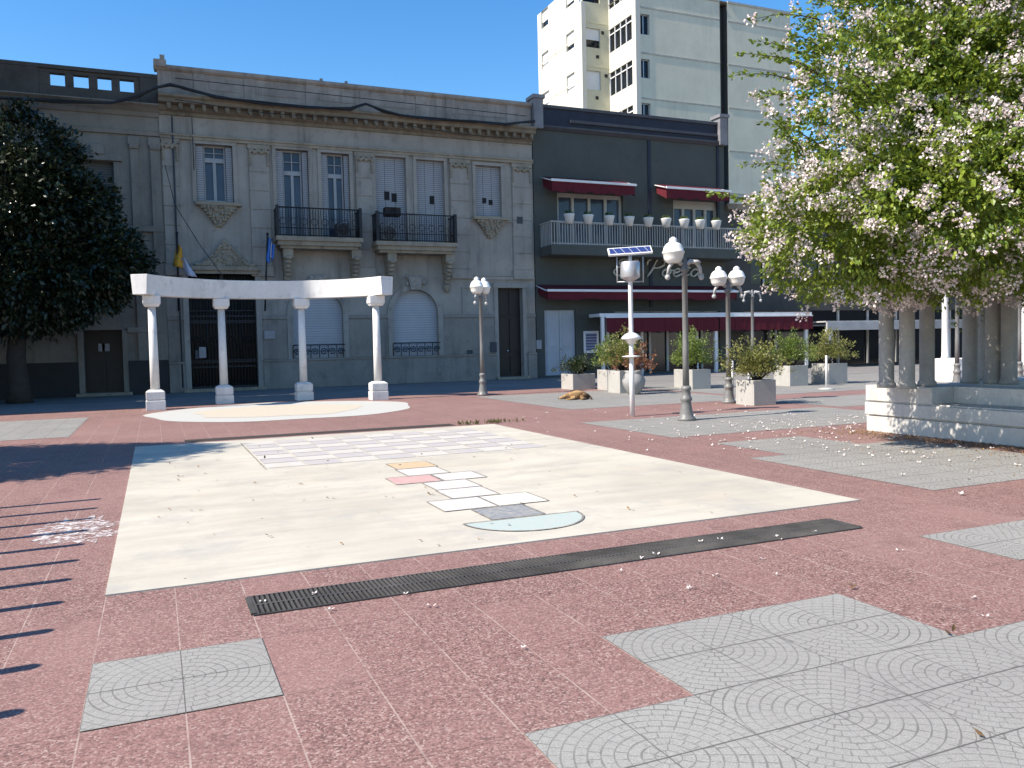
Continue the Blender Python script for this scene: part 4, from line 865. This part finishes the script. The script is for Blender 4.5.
# ------------------------------------------------------------------ street lamps
def lamp_base(t):
    b = MB(); b.lathe([(.19, 0), (.19, .05), (.15, .08), (.135, .16), (.105, .32), (.1, .4), (.12, .42), (.12, .47), (.095, .5), (.085, .62), (.105, .64), (.105, .68), (.075, .72)], n=24); b.build('base', GREYP, t)
    b = MB(); b.lathe([(.068, .7), (.062, 1.5), (.06, 1.52), (.055, 3.05), (.09, 3.07), (.09, 3.11), (.06, 3.14), (.05, 3.3), (.03, 3.34)], n=16); b.build('pole', GREYP, t)
ARMM = M('weathered_pale_cast_arm', (.42, .42, .41), .55, .2, 6, .2, 40, stain=.3)
def lamp_arm(t, ang, gl=True, dir_globe=1):
    ca, sa = math.cos(ang), math.sin(ang); b = MB()
    prof = [(.05, 3.2), (.14, 3.27), (.26, 3.25), (.34, 3.13), (.37, 2.98)]
    b.tube([(r*ca, r*sa, z) for r, z in prof], [.05, .05, .045, .035, .03], 8); b.blob((.37*ca, .37*sa, 2.94), .055, .055, .06)
    b.lathe([(.1, 3.22), (.11, 3.26), (.06, 3.29)], .24*ca, .24*sa, 0, 12); a = b.build('arm', ARMM, t)
    if gl:
        g = MB(); g.lathe([(.09, 3.22), (.15, 3.25), (.19, 3.32), (.208, 3.42), (.222, 3.43), (.222, 3.46), (.208, 3.47), (.19, 3.55), (.14, 3.62), (.08, 3.65), (.085, 3.68), (.07, 3.72), (.035, 3.75), (.01, 3.76)], .24*ca, .24*sa, 0, 22); g.build('globe', GLOBE, t)
def lamp(px, py, label, ang, globes=(True, True), zs=1.0, other=True):
    x, y = G(px, py); t = thing('street_lamp', label, 'street lamp', (0, 0, 0), 'white globe street lamps')
    lamp_base(t); lamp_arm(t, ang, globes[0]); lamp_arm(t, ang+math.pi, globes[1])
    t.location = (x, y, 0); t.scale = (1, 1, zs); return t
VD = -YAW     # image right in world is direction angle -YAW
lamp(483, 395.5, 'grey street lamp with two overlapping white globes in front of the mansion side door', VD+1.1, zs=1.02)
lamp(686.5, 420.5, 'tall grey street lamp with a single white globe beside the solar pole', VD+math.pi+.25, (True, False), .985)
lamp(729, 403, 'grey street lamp with two globes side by side next to the concrete planter', VD+.15, zs=.93)
lamp(753, 380, 'far grey street lamp with bare arms and no globes behind the shrub planters', VD+.2, (False, False), 1.08)
lamp(-6.5, 404, 'street lamp at the left edge of the photo, its globe beside the dark tree', VD+.2, zs=1.)
lamp(957, 386, 'distant twin globe lamp seen between the stone columns of the vine pergola', VD+.5, (True, True), 1.)
lamp(1019, 386, 'distant globe lamp at the right edge of the photo behind the columns', VD+.3, (True, True), 1.05)

# ------------------------------------------------------------------ solar pole
sx, sy = G(632.5, 416.5)
sp_ = thing('solar_light_pole', 'white pole carrying a blue solar panel, a steel drum and a cone collar', 'solar pole', (sx, sy, 0))
b = MB(); b.lathe([(.056, 0), (.056, 1.0), (.05, 1.02), (.048, 3.05), (.05, 3.06)], sx, sy, 0, 18); b.build('pole', WHITE2, sp_)
b = MB(); b.lathe([(.06, 1.28), (.2, 1.3), (.2, 1.315), (.06, 1.33)], sx, sy, 0, 20); b.build('ring_shelf', WHITE2, sp_)
b = MB(); b.lathe([(.07, 1.58), (.12, 1.66), (.2, 1.68), (.215, 1.7), (.2, 1.73), (.13, 1.79), (.07, 1.82)], sx, sy, 0, 24); b.build('lamp_collar', WHITE2, sp_)
b = MB(); b.lathe([(.06, 2.92), (.1, 2.95), (.2, 3.0), (.21, 3.02), (.21, 3.33), (.19, 3.35)], sx, sy, 0, 24); b.build('battery_drum', SILV, sp_)
b = MB()
for s in (-.28, .28):
    u = Vector((math.cos(VD), math.sin(VD), 0))*s; b.tube([(sx+u.x, sy+u.y, 2.9), (sx+u.x, sy+u.y, 3.45)], .014, 6)
u = Vector((math.cos(VD), math.sin(VD), 0)); b.tube([(sx-u.x*.28, sy-u.y*.28, 2.92), (sx+u.x*.28, sy+u.y*.28, 2.92)], .014, 6); b.tube([(sx, sy, 3.3), (sx, sy, 3.5)], .04, 8); b.build('bracket', SILV, sp_)
rt = Vector((math.cos(VD), math.sin(VD), .045)).normalized(); fwd = Vector((-math.sin(VD), math.cos(VD), 0)); nrm = (Vector((0, 0, 1))*.8 - fwd*.6).normalized(); upv = nrm.cross(rt).normalized(); c0 = Vector((sx, sy, 3.56))
def panel_box(mb, w, h, t0, t1):
    vs = [c0+rt*i*w+upv*j*h+nrm*k for k in (t0, t1) for j in (-1, 1) for i in (-1, 1)]; mb.add(vs, [(0,2,3,1),(4,5,7,6),(0,1,5,4),(1,3,7,5),(3,2,6,7),(2,0,4,6)])
b = MB(); panel_box(b, .47, .14, 0, .04); pf = b.build('panel_frame', WHITE2, sp_)
b = MB(); panel_box(b, .44, .105, .04, .046); b.build('solar_cells', SOLAR, pf)

# ------------------------------------------------------------------ posts, planters, vase
def post(px, py, label, h, base=True):
    x, y = G(px, py); t = thing('barrier_post', label, 'post', (x, y, 0), 'thin white barrier posts')
    b = MB(); b.lathe([(.035, .04), (.035, h), (.02, h+.02)], x, y, 0, 12); b.build('pole', WHITE2, t)
    b = MB(); b.lathe([(.24, 0), (.24, .03), (.06, .06)], x, y, 0, 20); b.build('base_plate', M('grey_base', (.4, .4, .38), .7), t)
post(732.7, 401.5, 'thin white barrier post beside the twin globe lamp', 1.05)
post(749, 393, 'thin white barrier post behind the front concrete planter', 1.1)
post(826.5, 389.5, 'thin white barrier post standing alone right of the planters', 1.05)
CONC = M('pale_cast_concrete', (.4, .39, .36), .85, .1, 2, .25, 40, stain=.3, dirt=(.2, .19, .17)); SOIL = M('planter_soil', (.05, .035, .025), .95)
LM = {'g': leafm('shrub_green', (.06, .105, .015), (.12, .18, .03), (.21, .26, .06)), 'y': leafm('shrub_olive', (.085, .11, .02), (.17, .19, .045), (.28, .26, .09)), 'r': leafm('reddish_leaves', (.08, .05, .02), (.2, .08, .04), (.3, .14, .08)), 'd': leafm('shrub_shade_tone', (.012, .025, .01), (.025, .045, .015), (.05, .07, .025))}  # last entry is a darker green with shade put into the leaf colour
def shrub(mb, cx, cy, z0, rx, rz, n, s=.07):
    for k in range(int(n/14)):
        a = U(0, 6.28); el = U(-.1, 1.5); q = U(.3, 1.)*(1+.35*math.sin(a*3+cx*5)); c = Vector((cx+rx*q*math.cos(a)*math.cos(el), cy+rx*q*math.sin(a)*math.cos(el), z0+rz*.2+rz*.8*q*abs(math.sin(el)))); st_ = Vector((cx+U(-.1, .1), cy+U(-.1, .1), z0))
        for j in range(14):
            p = c+rv()*U(0, .16); leaf(mb, p, (p-st_).normalized()+rv()*.8, rv(), s*U(.6, 1.3), .5)
def twigs(mb, cx, cy, z0, rx, rz, n):
    for k in range(n):
        a = U(0, 6.28); q = U(.3, .9); e = (cx+rx*q*math.cos(a), cy+rx*q*math.sin(a), z0+rz*U(.4, .95)); mb.tube([(cx+U(-.12, .12), cy+U(-.12, .12), z0), ((cx+e[0])/2, (cy+e[1])/2, z0+(e[2]-z0)*.6), e], [.014, .009, .004], 5)
def planter(px, py, label, w=.68, h=.62, kind='g', rx=.6, rz=.85, n=1400):
    x, y = G(px, py); t = thing('planter', label, 'planter', (x+w/2, y+w/2, 0), 'square concrete planters with shrubs')
    b = MB(); t_ = .06; b.box(x, x+w, y, y+t_, 0, h); b.box(x, x+w, y+w-t_, y+w, 0, h); b.box(x, x+t_, y+t_, y+w-t_, 0, h); b.box(x+w-t_, x+w, y+t_, y+w-t_, 0, h); b.build('box', CONC, t, .01)
    b = MB(); b.box(x+t_, x+w-t_, y+t_, y+w-t_, .1, h-.06); b.build('soil', SOIL, t)
    b = MB(); shrub(b, x+w/2, y+w/2, h+.02, rx*.85, rz*.8, n*2, .07); s = b.build('shrub', LM[kind], t); b = MB(); twigs(b, x+w/2, y+w/2, h-.1, rx*.85, rz*.85, 22); b.build('twigs', DARKW, s)
planter(754, 406, 'pale square planter with a spreading olive shrub, nearest of the planters', .68, .62, 'y', .85, 1.05, 2300)
planter(790, 386.5, 'square planter with dense green shrub behind the nearest planter', .8, .7, 'g', 1.0, 1.25, 2200)
planter(829, 384.5, 'square planter with a yellow-green shrub right of the others, by the lone white post', .85, .72, 'y', 1.05, 1.2, 2200)
planter(620, 393.5, 'white square planter left of the solar pole, front of a pair', .75, .72, 'y', .75, 1.35, 1700)
planter(607.5, 390.5, 'white square planter behind the left pair, nearest the menu board', .7, .7, 'g', .8, 1.25, 1700)
planter(692.5, 389.5, 'square planter with round green shrub behind the tall single globe lamp', .75, .66, 'g', .75, 1.35, 1800)
planter(684, 388, 'square planter with leafy green shrub just left of the tall single globe lamp', .6, .64, 'g', .7, 1.3, 1500)
planter(573, 390, 'shaded square planter with shrub coloured dark for shade in front of the pale restaurant door', .9, .55, 'd', .8, .7, 1400)  # shade on this shrub is carried by its darker leaf colour
vx, vy = G(634, 394.5); t = thing('stone_vase', 'round grey vase with a reddish plant right behind the solar pole', 'vase', (vx, vy, 0))
b = MB(); b.lathe([(.16, 0), (.2, .04), (.34, .3), (.36, .45), (.28, .62), (.24, .68), (.29, .74), (.25, .75), (.2, .66)], vx, vy, 0, 22); b.build('vase', M('grey_vase', (.3, .3, .29), .8, .15, 3, .2, 30, stain=.3), t)
b = MB(); shrub(b, vx+.15, vy, .66, .62, .75, 900, .1); b.build('plant', LM['r'], t)

# ------------------------------------------------------------------ dog
dx, dy = G(577, 399.5)
dogt = thing('sleeping_dog', 'tan dog lying asleep on its side on the paving in front of the restaurant', 'dog', (dx, dy, 0))
def dog():
    J = {'hip': (.3, .05, .16, .15), 'belly': (.1, .03, .165, .15), 'chest': (-.12, .02, .17, .165), 'neck': (-.27, -.03, .13, .1), 'head': (-.4, -.08, .1, .085), 'brow': (-.46, -.11, .085, .06), 'muz': (-.55, -.15, .06, .042), 'nose': (-.6, -.17, .055, .03),
         'tail': (.42, -.02, .08, .04), 't2': (.47, -.15, .04, .028), 't3': (.42, -.28, .03, .018),
         'fs': (-.14, -.1, .09, .075), 'fe': (-.08, -.24, .06, .045), 'fp': (-.22, -.36, .035, .03), 'ft': (-.3, -.39, .03, .028), 'gs': (-.16, -.04, .07, .07), 'ge': (-.16, -.26, .045, .04), 'gp': (-.3, -.32, .03, .028), 'gt': (-.37, -.34, .028, .026),
         'ks': (.27, -.1, .11, .1), 'kk': (.1, -.22, .07, .06), 'kh': (.24, -.34, .045, .035), 'kf': (.1, -.41, .03, .027), 'ms': (.3, -.02, .07, .08), 'mk': (.16, -.18, .045, .05), 'mh': (.3, -.27, .035, .03), 'mf': (.18, -.33, .028, .026)}
    names = list(J); E_ = [('hip', 'belly'), ('belly', 'chest'), ('chest', 'neck'), ('neck', 'head'), ('head', 'brow'), ('brow', 'muz'), ('muz', 'nose'), ('hip', 'tail'), ('tail', 't2'), ('t2', 't3'), ('chest', 'fs'), ('fs', 'fe'), ('fe', 'fp'), ('fp', 'ft'), ('chest', 'gs'), ('gs', 'ge'), ('ge', 'gp'), ('gp', 'gt'), ('hip', 'ks'), ('ks', 'kk'), ('kk', 'kh'), ('kh', 'kf'), ('hip', 'ms'), ('ms', 'mk'), ('mk', 'mh'), ('mh', 'mf')]
    me = bpy.data.meshes.new('body'); me.from_pydata([J[n_][:3] for n_ in names], [(names.index(a), names.index(c)) for a, c in E_], [])
    o = bpy.data.objects.new('body', me); COL.objects.link(o); o.parent = dogt
    sk = o.modifiers.new('skin', 'SKIN'); bm = bmesh.new(); bm.from_mesh(me); L = bm.verts.layers.skin.verify()
    for v, n_ in zip(bm.verts, names): v[L].radius = (J[n_][3], J[n_][3]); v[L].use_root = (n_ == 'hip')
    bm.to_mesh(me); bm.free(); sk.use_smooth_shade = True; ss = o.modifiers.new('sub', 'SUBSURF'); ss.levels = 2; ss.render_levels = 2
    t_ = NT('tan_fur'); v = t_.coord(); n1 = t_.noise(v, 5, 4); c = t_.mix(t_.ramp(n1, (.4, 0.), (.6, 1.)), (.42, .27, .13), (.24, .13, .06)); s3 = t_.n.new('ShaderNodeSeparateXYZ'); t_.l(v, s3.inputs[0])
    rump_shade = t_.ramp(t_.math('ADD', s3.outputs[0], t_.math('MULTIPLY', t_.noise(v, 7, 3), .25)), (.22, 0.), (.36, 1.)); c = t_.mix(t_.math('MULTIPLY', rump_shade, .8), c, (.05, .035, .025)); t_.bump(t_.noise(t_.coord((30, 90, 90)), 2, 3), .5, .01)  # rump end darkened, the shade on that side put into the fur colour
    me.materials.append(t_.done(c, .9, 0, .2))
    for s in (-1, 1):
        b = MB(); b.add([(-.38, -.06+.05*s, .16), (-.33, -.06+.085*s, .14), (-.36, -.08+.12*s, .08), (-.4, -.08+.1*s, .11)], [(0, 1, 2, 3)]); e = b.build('ear', M('dark_ear_fur', (.1, .06, .03), .9)); e.parent = dogt; sd = e.modifiers.new('thick', 'SOLIDIFY'); sd.thickness = .012
    b = MB(); b.blob((-.615, -.175, .06), .016, .018, .014); e = b.build('nose', IRON); e.parent = dogt
dog(); dogt.rotation_euler = (0, 0, VD); dogt.scale = (.88, .88, .95)

# ------------------------------------------------------------------ vine pergola on the right
gz = thing('stone_pergola', 'white stone bench pergola with groups of round columns under the flowering vine', 'pergola', (12.5, 9, 0))
WST = M('limewashed_stone', (.55, .535, .5), .88, .16, 1.2, .4, 18, stain=.65, dirt=(.16, .15, .13)); COLM = M('grey_stone_column', (.36, .34, .31), .85, .15, 2, .3, 24, stain=.35)
fx0 = 11.15; yb = 10.6; ye = 3.6; yp = 9.3; fx1 = 15.6
b = MB()
b.box(fx0+.02, fx1-.02, ye, yb, 0, .265); b.box(fx0+.05, fx1-.05, ye+.03, yb-.03, .265, .29); b.box(fx0, fx1, ye-.02, yb+.02, .29, .5); b.box(fx0+.04, fx1-.04, ye+.02, yb-.02, .5, .525)
b.box(fx0+.01, fx0+1.3, yp, yb+.01, .525, .79)
b.box(fx0+.5, fx0+1.0, ye, yp, .525, .79); b.box(fx0+1.3, fx1, yb-.9, yb-.4, .525, .79); b.box(fx1-1.3, fx1, yb-1.3, yb+.01, .526, .788)
b.build('bench', WST, gz, .012)
def gcol(px, py, r=.115, z=.79):
    x, y = G(px, py, z); b = MB(); b.lathe([(r*1.25, z), (r*1.25, z+.06), (r, z+.1), (r*.98, z+1.6), (r*.93, 2.75), (r*1.2, 2.8), (r*1.2, 2.88)], x, y, 0, 20); b.build('column', COLM, gz)
for px, py in ((886.5, 387.5), (907, 388.5), (927, 386)): gcol(px, py)
for px, py in ((970, 383), (983, 380.5), (993, 384), (1009, 384.5)): gcol(px, py, .12)
gcol(1050, 391, .12); gcol(1075, 393, .12)
b = MB(); b.box(fx0+.1, fx0+.4, ye, yb, 2.88, 3.08); b.box(fx0+.9, fx0+1.2, ye, yb, 2.88, 3.08)
for k in range(9): y = ye+.2+(yb-ye-.4)*k/8; b.box(fx0-.3, fx1+.3, y-.06, y+.06, 3.08, 3.2)
b.box(fx1-1.2, fx1-.9, ye, yb, 2.88, 3.08); b.build('roof_beam', WST, gz)
# vine
VLEAF = leafm('vine_leaves', (.036, .072, .007), (.105, .172, .014), (.24, .295, .036), .22)
BLOS = leafm('pale_pink_blossom', (.58, .44, .43), (.68, .57, .555), (.77, .7, .66), .2, .75)
vine = thing('flowering_vine', 'huge vine of light green leaves and pale pink blossom clusters spilling over the stone pergola', 'vine', (12, 8.5, 0))
ELL = [((10.4, 9.1, 6.2), (1.5, 1.4, 1.6)), ((11.0, 8.1, 3.5), (3.6, 2.1, 1.4)), ((10.4, 8.4, 4.7), (2.5, 1.7, 1.6)), ((11.5, 8.4, 6.2), (2.3, 2.0, 1.9)), ((9.0, 8.7, 3.05), (1.75, 1.25, .95)), ((9.7, 7.4, 3.3), (1.6, 1.5, 1.1)), ((12.2, 7.9, 4.5), (3.3, 2.5, 1.9)), ((13.0, 8.2, 5.9), (3.1, 2.5, 1.9)), ((13.9, 7.4, 3.9), (3.2, 3.2, 1.7)), ((12.6, 9.3, 3.6), (2.2, 1.4, 1.3)), ((14.2, 7.6, 7.0), (2.6, 2.3, 1.6))]
def inside(p, k=1.): return any(sum(((p[i]-c[i])/(r_[i]*k))**2 for i in range(3)) < 1 for c, r_ in ELL)
def crown(ells, n_clump, per, size, rad, lm, bm_=None, bl_prob=0., zmin=0., shell=.8):
    for _ in range(n_clump):
        c, r_ = random.choices(ells, [e[1][0]*e[1][1] for e in ells])[0]; d = rv(); q = (U(shell, 1.0) if R() < .85 else U(.5, shell))+.16*noise.noise(Vector((d.x*r_[0], d.y*r_[1], d.z*r_[2]))*1.5+Vector(c))
        p = Vector((c[0]+d.x*r_[0]*q, c[1]+d.y*r_[1]*q, c[2]+d.z*r_[2]*q))
        if p.z < zmin: p.z = zmin+U(0, .35)
        deep = any(sum(((p[i]-e[0][i])/(e[1][i]*.7))**2 for i in range(3)) < 1 for e in ells)
        if deep and R() < .6: continue
        out = Vector((d.x/r_[0], d.y/r_[1], d.z/r_[2])).normalized(); cr_ = rad*U(.6, 1.4); bush = Vector((out.x, out.y, out.z-.25))
        for _k in range(per):
            o = rv()*cr_*(R()**.6); o.z *= .7; pp = p+o; leaf(lm, pp, bush+rv()*.9, out+rv()*.7, size*U(.6, 1.35), .55)
        if bm_ is not None and not deep:
            nz = noise.noise(p*1.9)+.4*noise.noise(p*4.1); bp = bl_prob*max(.06, min(1., .5+1.15*nz))*(1.15 if p.z < 4.2 else .8)
            if R() < bp:
                bc = p+out*cr_*.85+Vector((0, 0, U(-.05, .1))); rr = U(.05, .125)
                for _k in range(int(38*(rr/.1)**1.8)+4):
                    o = rv()*rr; o.z *= .8; leaf(bm_, bc+o*(R()**.35), o.normalized()+rv()*.6, rv(), U(.026, .046), .95)
lm = MB(); bl = MB()
for _ in range(3600):                     # inner mass
    c, r_ = random.choices(ELL, [e_[1][0]*e_[1][1]*e_[1][2] for e_ in ELL])[0]; d = rv(); q = R()**.5*.86; p = Vector((c[0]+d.x*r_[0]*q, c[1]+d.y*r_[1]*q, max(2.15, c[2]+d.z*r_[2]*q)))
    for _k in range(9): leaf(lm, p+rv()*U(0, .3), rv(), rv(), U(.1, .17), .6)
crown(ELL, 11500, 22, .074, .19, lm, bl, 1.05, 2.06)
SBARK = M('vine_bark', (.08, .055, .035), .9, .2, 6)
for k in range(46):                       # long arching shoots at the outline
    a = U(2.2, 4.4); el = U(.0, 1.3); c, r_ = random.choice(ELL[:5]+ELL[2:3]); d = Vector((math.cos(a)*math.cos(el), math.sin(a)*math.cos(el), math.sin(el)))
    p = Vector((c[0]+d.x*r_[0]*.9, c[1]+d.y*r_[1]*.9, c[2]+d.z*r_[2]*.9)); pts = []; v = (d+Vector((0, 0, .25))).normalized(); L = U(.5, 1.25)
    for q in range(12): pts.append(p.copy()); p = p+v*L/11; v = (v+Vector((-.02, 0, -.06))).normalized()
    stm = MB(); stm.tube(pts, [.012*(1-q/14) for q in range(12)], 5); stm.build('stem', SBARK, vine)
    for q in range(2, 12):
        for _k in range(5): leaf(lm, pts[q]+rv()*.03, v+rv()*.9, rv(), U(.05, .1), .55)
    if R() < .45:
        for _k in range(30): leaf(bl, pts[-1]+rv()*U(.02, .12), rv(), rv(), U(.03, .055), .9)
for k in range(16):
    x, y = (fx0+U(.1, 3.5), U(5, 10.2)) if k > 2 else (fx0+.75+.1*k, 4.6+.2*k); stm = MB(); stm.tube([(x, y, .8), (x+U(-.1, .1), y+U(-.1, .1), 1.8), (x+U(-.4, .2), y+U(-.3, .3), 2.9), (x+U(-1.2, .8), y+U(-.8, .5), 4.2)], [.03, .03, .025, .015], 6) if k < 3 else stm.tube([(x, y, 3.1), (x+U(-1, .6), y+U(-.8, .6), 4.1), (x+U(-1.8, 1), y+U(-1.3, 1), U(3.5, 6))], [.03, .022, .012], 6)
    stm.build('stem', SBARK, vine)
for k in range(7):                        # strands hanging between the columns
    x, y = G(U(945, 1000), 300, 2.2); pts = [(x+.05*math.sin(q*.8), y+.04*math.cos(q), 2.4-q*U(.07, .1)) for q in range(8)]
    for q in pts:
        for _k in range(5): leaf(lm, Vector(q)+rv()*.04, rv()+Vector((0, 0, -.6)), rv(), .06, .55)
lm.build('foliage', VLEAF, vine); bl.build('blossoms', BLOS, vine)

# ------------------------------------------------------------------ trees
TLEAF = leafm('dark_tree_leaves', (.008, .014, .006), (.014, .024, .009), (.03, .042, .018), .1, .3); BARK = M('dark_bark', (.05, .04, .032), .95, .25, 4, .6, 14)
def tree(label, x, y, ells, n, size, trunk_h, tr, cat='tree', rad=.45):
    t = thing('tree', label, cat, (x, y, 0)); b = MB()
    b.tube([(x, y, 0), (x+.03, y, .5), (x-.05, y+.02, trunk_h*.6), (x+.05, y, trunk_h), (x, y, trunk_h+2)], [tr*1.5, tr*1.1, tr, tr*.9, tr*.4], 12)
    for k in range(14):
        a = U(0, 6.28); c, r_ = random.choice(ells); e = (c[0]+r_[0]*.75*math.cos(a), c[1]+r_[1]*.75*math.sin(a), c[2]+U(-.2, .5)*r_[2]); b.tube([(x, y, trunk_h*U(.8, 1.3)), ((x+e[0])/2, (y+e[1])/2, (trunk_h+e[2])/2+.3), e], [tr*.45, tr*.3, tr*.08], 7)
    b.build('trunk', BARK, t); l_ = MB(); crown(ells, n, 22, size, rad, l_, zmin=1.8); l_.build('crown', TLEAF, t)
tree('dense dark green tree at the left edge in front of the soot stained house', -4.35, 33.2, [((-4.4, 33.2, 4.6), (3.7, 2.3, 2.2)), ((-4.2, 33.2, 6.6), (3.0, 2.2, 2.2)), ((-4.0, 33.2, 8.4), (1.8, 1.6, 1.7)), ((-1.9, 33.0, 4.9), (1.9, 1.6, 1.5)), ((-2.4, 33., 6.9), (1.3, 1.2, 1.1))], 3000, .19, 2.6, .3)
tree('leafy tree left of the photo whose shade falls on the slab corner', -7.2, 14.4, [((-7.2, 14.4, 4.6), (2.4, 2.3, 1.9)), ((-6.2, 14.3, 3.5), (1.5, 2.0, 1.2)), ((-7.2, 14.4, 6), (1.6, 1.6, 1.2))], 1500, .16, 2.2, .18)

# white pair of pillars far right (second pergola)
wp = thing('white_pillar_arch', 'pair of bright white pillars on a plinth seen through the vine pergola columns', 'pergola', (28, 22.6, 0))
zt2 = 3.9
b = MB()
px_, py_ = G(946, 381); qx_, qy_ = G(961, 381.5)
b.box(px_-.6, px_+.9, py_-.9, py_+.4, 0, .45); b.box(px_-.45, px_+.75, py_-.75, py_+.3, .45, .8); b.build('plinth', WHITE, wp, .02)
for x, y in ((px_-.05, py_), (px_+.5, py_-.45)):
    b = MB(); b.lathe([(.15, .8), (.115, .9), (.1, zt2-.4), (.16, zt2-.3)], x, y, 0, 18); b.build('column', WHITE, wp)
b = MB(); b.box(px_-.6, px_+1.0, py_-.8, py_+.35, zt2-.3, zt2); b.build('beam', WHITE, wp, .02)

# fence posts left of the frame (their shadows cross the red paving)
pf_ = thing('short_fence', 'row of upright fence posts along the left side of the slab', 'fence', (-1.95, 7, 0)); FENM = M('dark_fence_paint', (.05, .05, .055), .6)
for k in range(13):
    y = 3.0+k*.598; hgt = 1.32; b = MB(); b.lathe([(.046, 0), (.046, hgt-.02), (.035, hgt)], -1.95, y, 0, 14); b.build('post', FENM, pf_)
b = MB(); b.box(-1.97, -1.93, 2.95, 10.25, .15, .19); b.build('rail', FENM, pf_)

# ------------------------------------------------------------------ litter: petals and dry leaves
PET = leafm('fallen_petal', (.52, .46, .42), (.64, .58, .54), (.74, .69, .64), .1, .8)
b = MB()
def petal(mb, x, y, z=.012, s=.045):
    a = U(0, 6.28); n_ = random.randint(3, 5)
    for k in range(n_):
        d = Vector((math.cos(a+k*1.5), math.sin(a+k*1.5), U(.1, .7))); leaf(mb, (x+U(-.02, .02), y+U(-.02, .02), z), d, Vector((0, 0, 1)), s*U(.7, 1.3), .7)
for k in range(330):
    q = R()
    if q < .55: x, y = random.gauss(10.6, 1.6), random.gauss(12.0, 1.5)
    elif q < .85: x, y = random.gauss(9.4, 1.0), random.gauss(8.6, 1.7)
    else: x, y = U(7, 16), U(9, 18)
    if x > 11.1 and y < 10.7: continue
    petal(b, x, y, .012, U(.022, .048))
for px, py in [(315, 595), (405, 596), (262, 604), (330, 612), (720, 541), (775, 538), (780, 541), (700, 543), (815, 533), (713, 577), (777, 576), (620, 573), (860, 563), (640, 560), (655, 556), (760, 560), (690, 590), (900, 552), (975, 600), (430, 608), (520, 650), (985, 618)]:
    x, y = G(px, py); petal(b, x, y, .014, .022)
tag(b.build('fallen_petals', PET), 'pale petals scattered over the paving around the vine pergola', 'petals', kind='stuff')
DRY = leafm('dry_leaf_litter', (.06, .035, .018), (.17, .095, .04), (.36, .22, .09), .1, .8)
b = MB()
for k in range(5200):
    y = U(5.5, 11.2); x = 11.12-abs(random.gauss(0, .38)) if R() < .9 else U(8.8, 11)
    if y > 10.65: x = random.gauss(11.2, .9)
    leaf(b, (x, y, .011), Vector((U(-1, 1), U(-1, 1), U(0, .25))), Vector((0, 0, 1)), U(.015, .04), .6)
for px, py in [(850, 590), (953, 634), (985, 740), (853, 586), (952, 637), (640, 452)]:
    x, y = G(px, py); leaf(b, (x, y, .012), Vector((U(-1, 1), U(-1, 1), .3)), Vector((0, 0, 1)), .05, .6)
for k in range(70):
    x, y = U(-.2, 6), U(6.2, 15)
    for _k in range(random.choice((1, 1, 1, 2))): leaf(b, (x+U(-.05, .05), y+U(-.03, .03), .021), Vector((U(-1, 1), U(-1, 1), U(0, .2))), Vector((0, 0, 1)), U(.02, .06), .6)
tag(b.build('leaf_litter', DRY), 'brown dry leaf litter lying along the foot of the stone bench', 'leaf litter', kind='stuff')
b = MB()
for k in range(34):
    x, y = random.gauss(6.35, .35), random.gauss(15.9, .08)
    for _k in range(6): leaf(b, (x+U(-.04, .04), y+U(-.04, .04), .005), Vector((U(-.6, .6), U(-.6, .6), 1)), rv(), U(.04, .12), .25)
tag(b.build('weeds', leafm('weed_leaves', (.06, .07, .02), (.12, .12, .04), (.2, .17, .07))), 'tuft of dry weeds at the back right corner of the concrete slab', 'weeds', kind='stuff')

# ------------------------------------------------------------------ light
SUN_EL, SUN_OFF = 45., -3.      # sun in the west (-X), a touch in front of the facades
w = bpy.data.worlds.new('World'); sc.world = w; w.use_nodes = True; nt = w.node_tree; bg = nt.nodes['Background']
sky = nt.nodes.new('ShaderNodeTexSky'); sky.sky_type = 'NISHITA'; sky.sun_disc = False; sky.sun_elevation = RAD(SUN_EL); sky.sun_rotation = RAD(270+SUN_OFF)
sky.air_density = 1.0; sky.dust_density = .3; sky.ozone_density = 2.2; sky.altitude = 20
hsv = nt.nodes.new('ShaderNodeHueSaturation'); hsv.inputs['Saturation'].default_value = 1.38; hsv.inputs['Hue'].default_value = .502; nt.links.new(sky.outputs[0], hsv.inputs['Color']); nt.links.new(hsv.outputs[0], bg.inputs[0]); bg.inputs[1].default_value = .125
sun = bpy.data.lights.new('sun', 'SUN'); sun.energy = 4.2; sun.angle = RAD(.53); sun.color = (1, .965, .92)
so = bpy.data.objects.new('sun', sun); COL.objects.link(so)
e, a = RAD(SUN_EL), RAD(SUN_OFF); sd_ = Vector((-math.cos(e)*math.cos(a), math.cos(e)*math.sin(a), math.sin(e)))
so.rotation_euler = sd_.to_track_quat('Z', 'Y').to_euler(); so.location = (-20, 10, 40)
sc.view_settings.view_transform = 'Standard'; sc.view_settings.look = 'None'; sc.view_settings.exposure = .97; sc.view_settings.gamma = 1; sc.view_settings.use_white_balance = True; sc.view_settings.white_balance_temperature = 7100; sc.view_settings.white_balance_tint = 12
sc.render.engine = 'CYCLES'; sc.cycles.max_bounces = 6; sc.cycles.diffuse_bounces = 3; sc.cycles.transparent_max_bounces = 8; sc.cycles.use_denoising = True
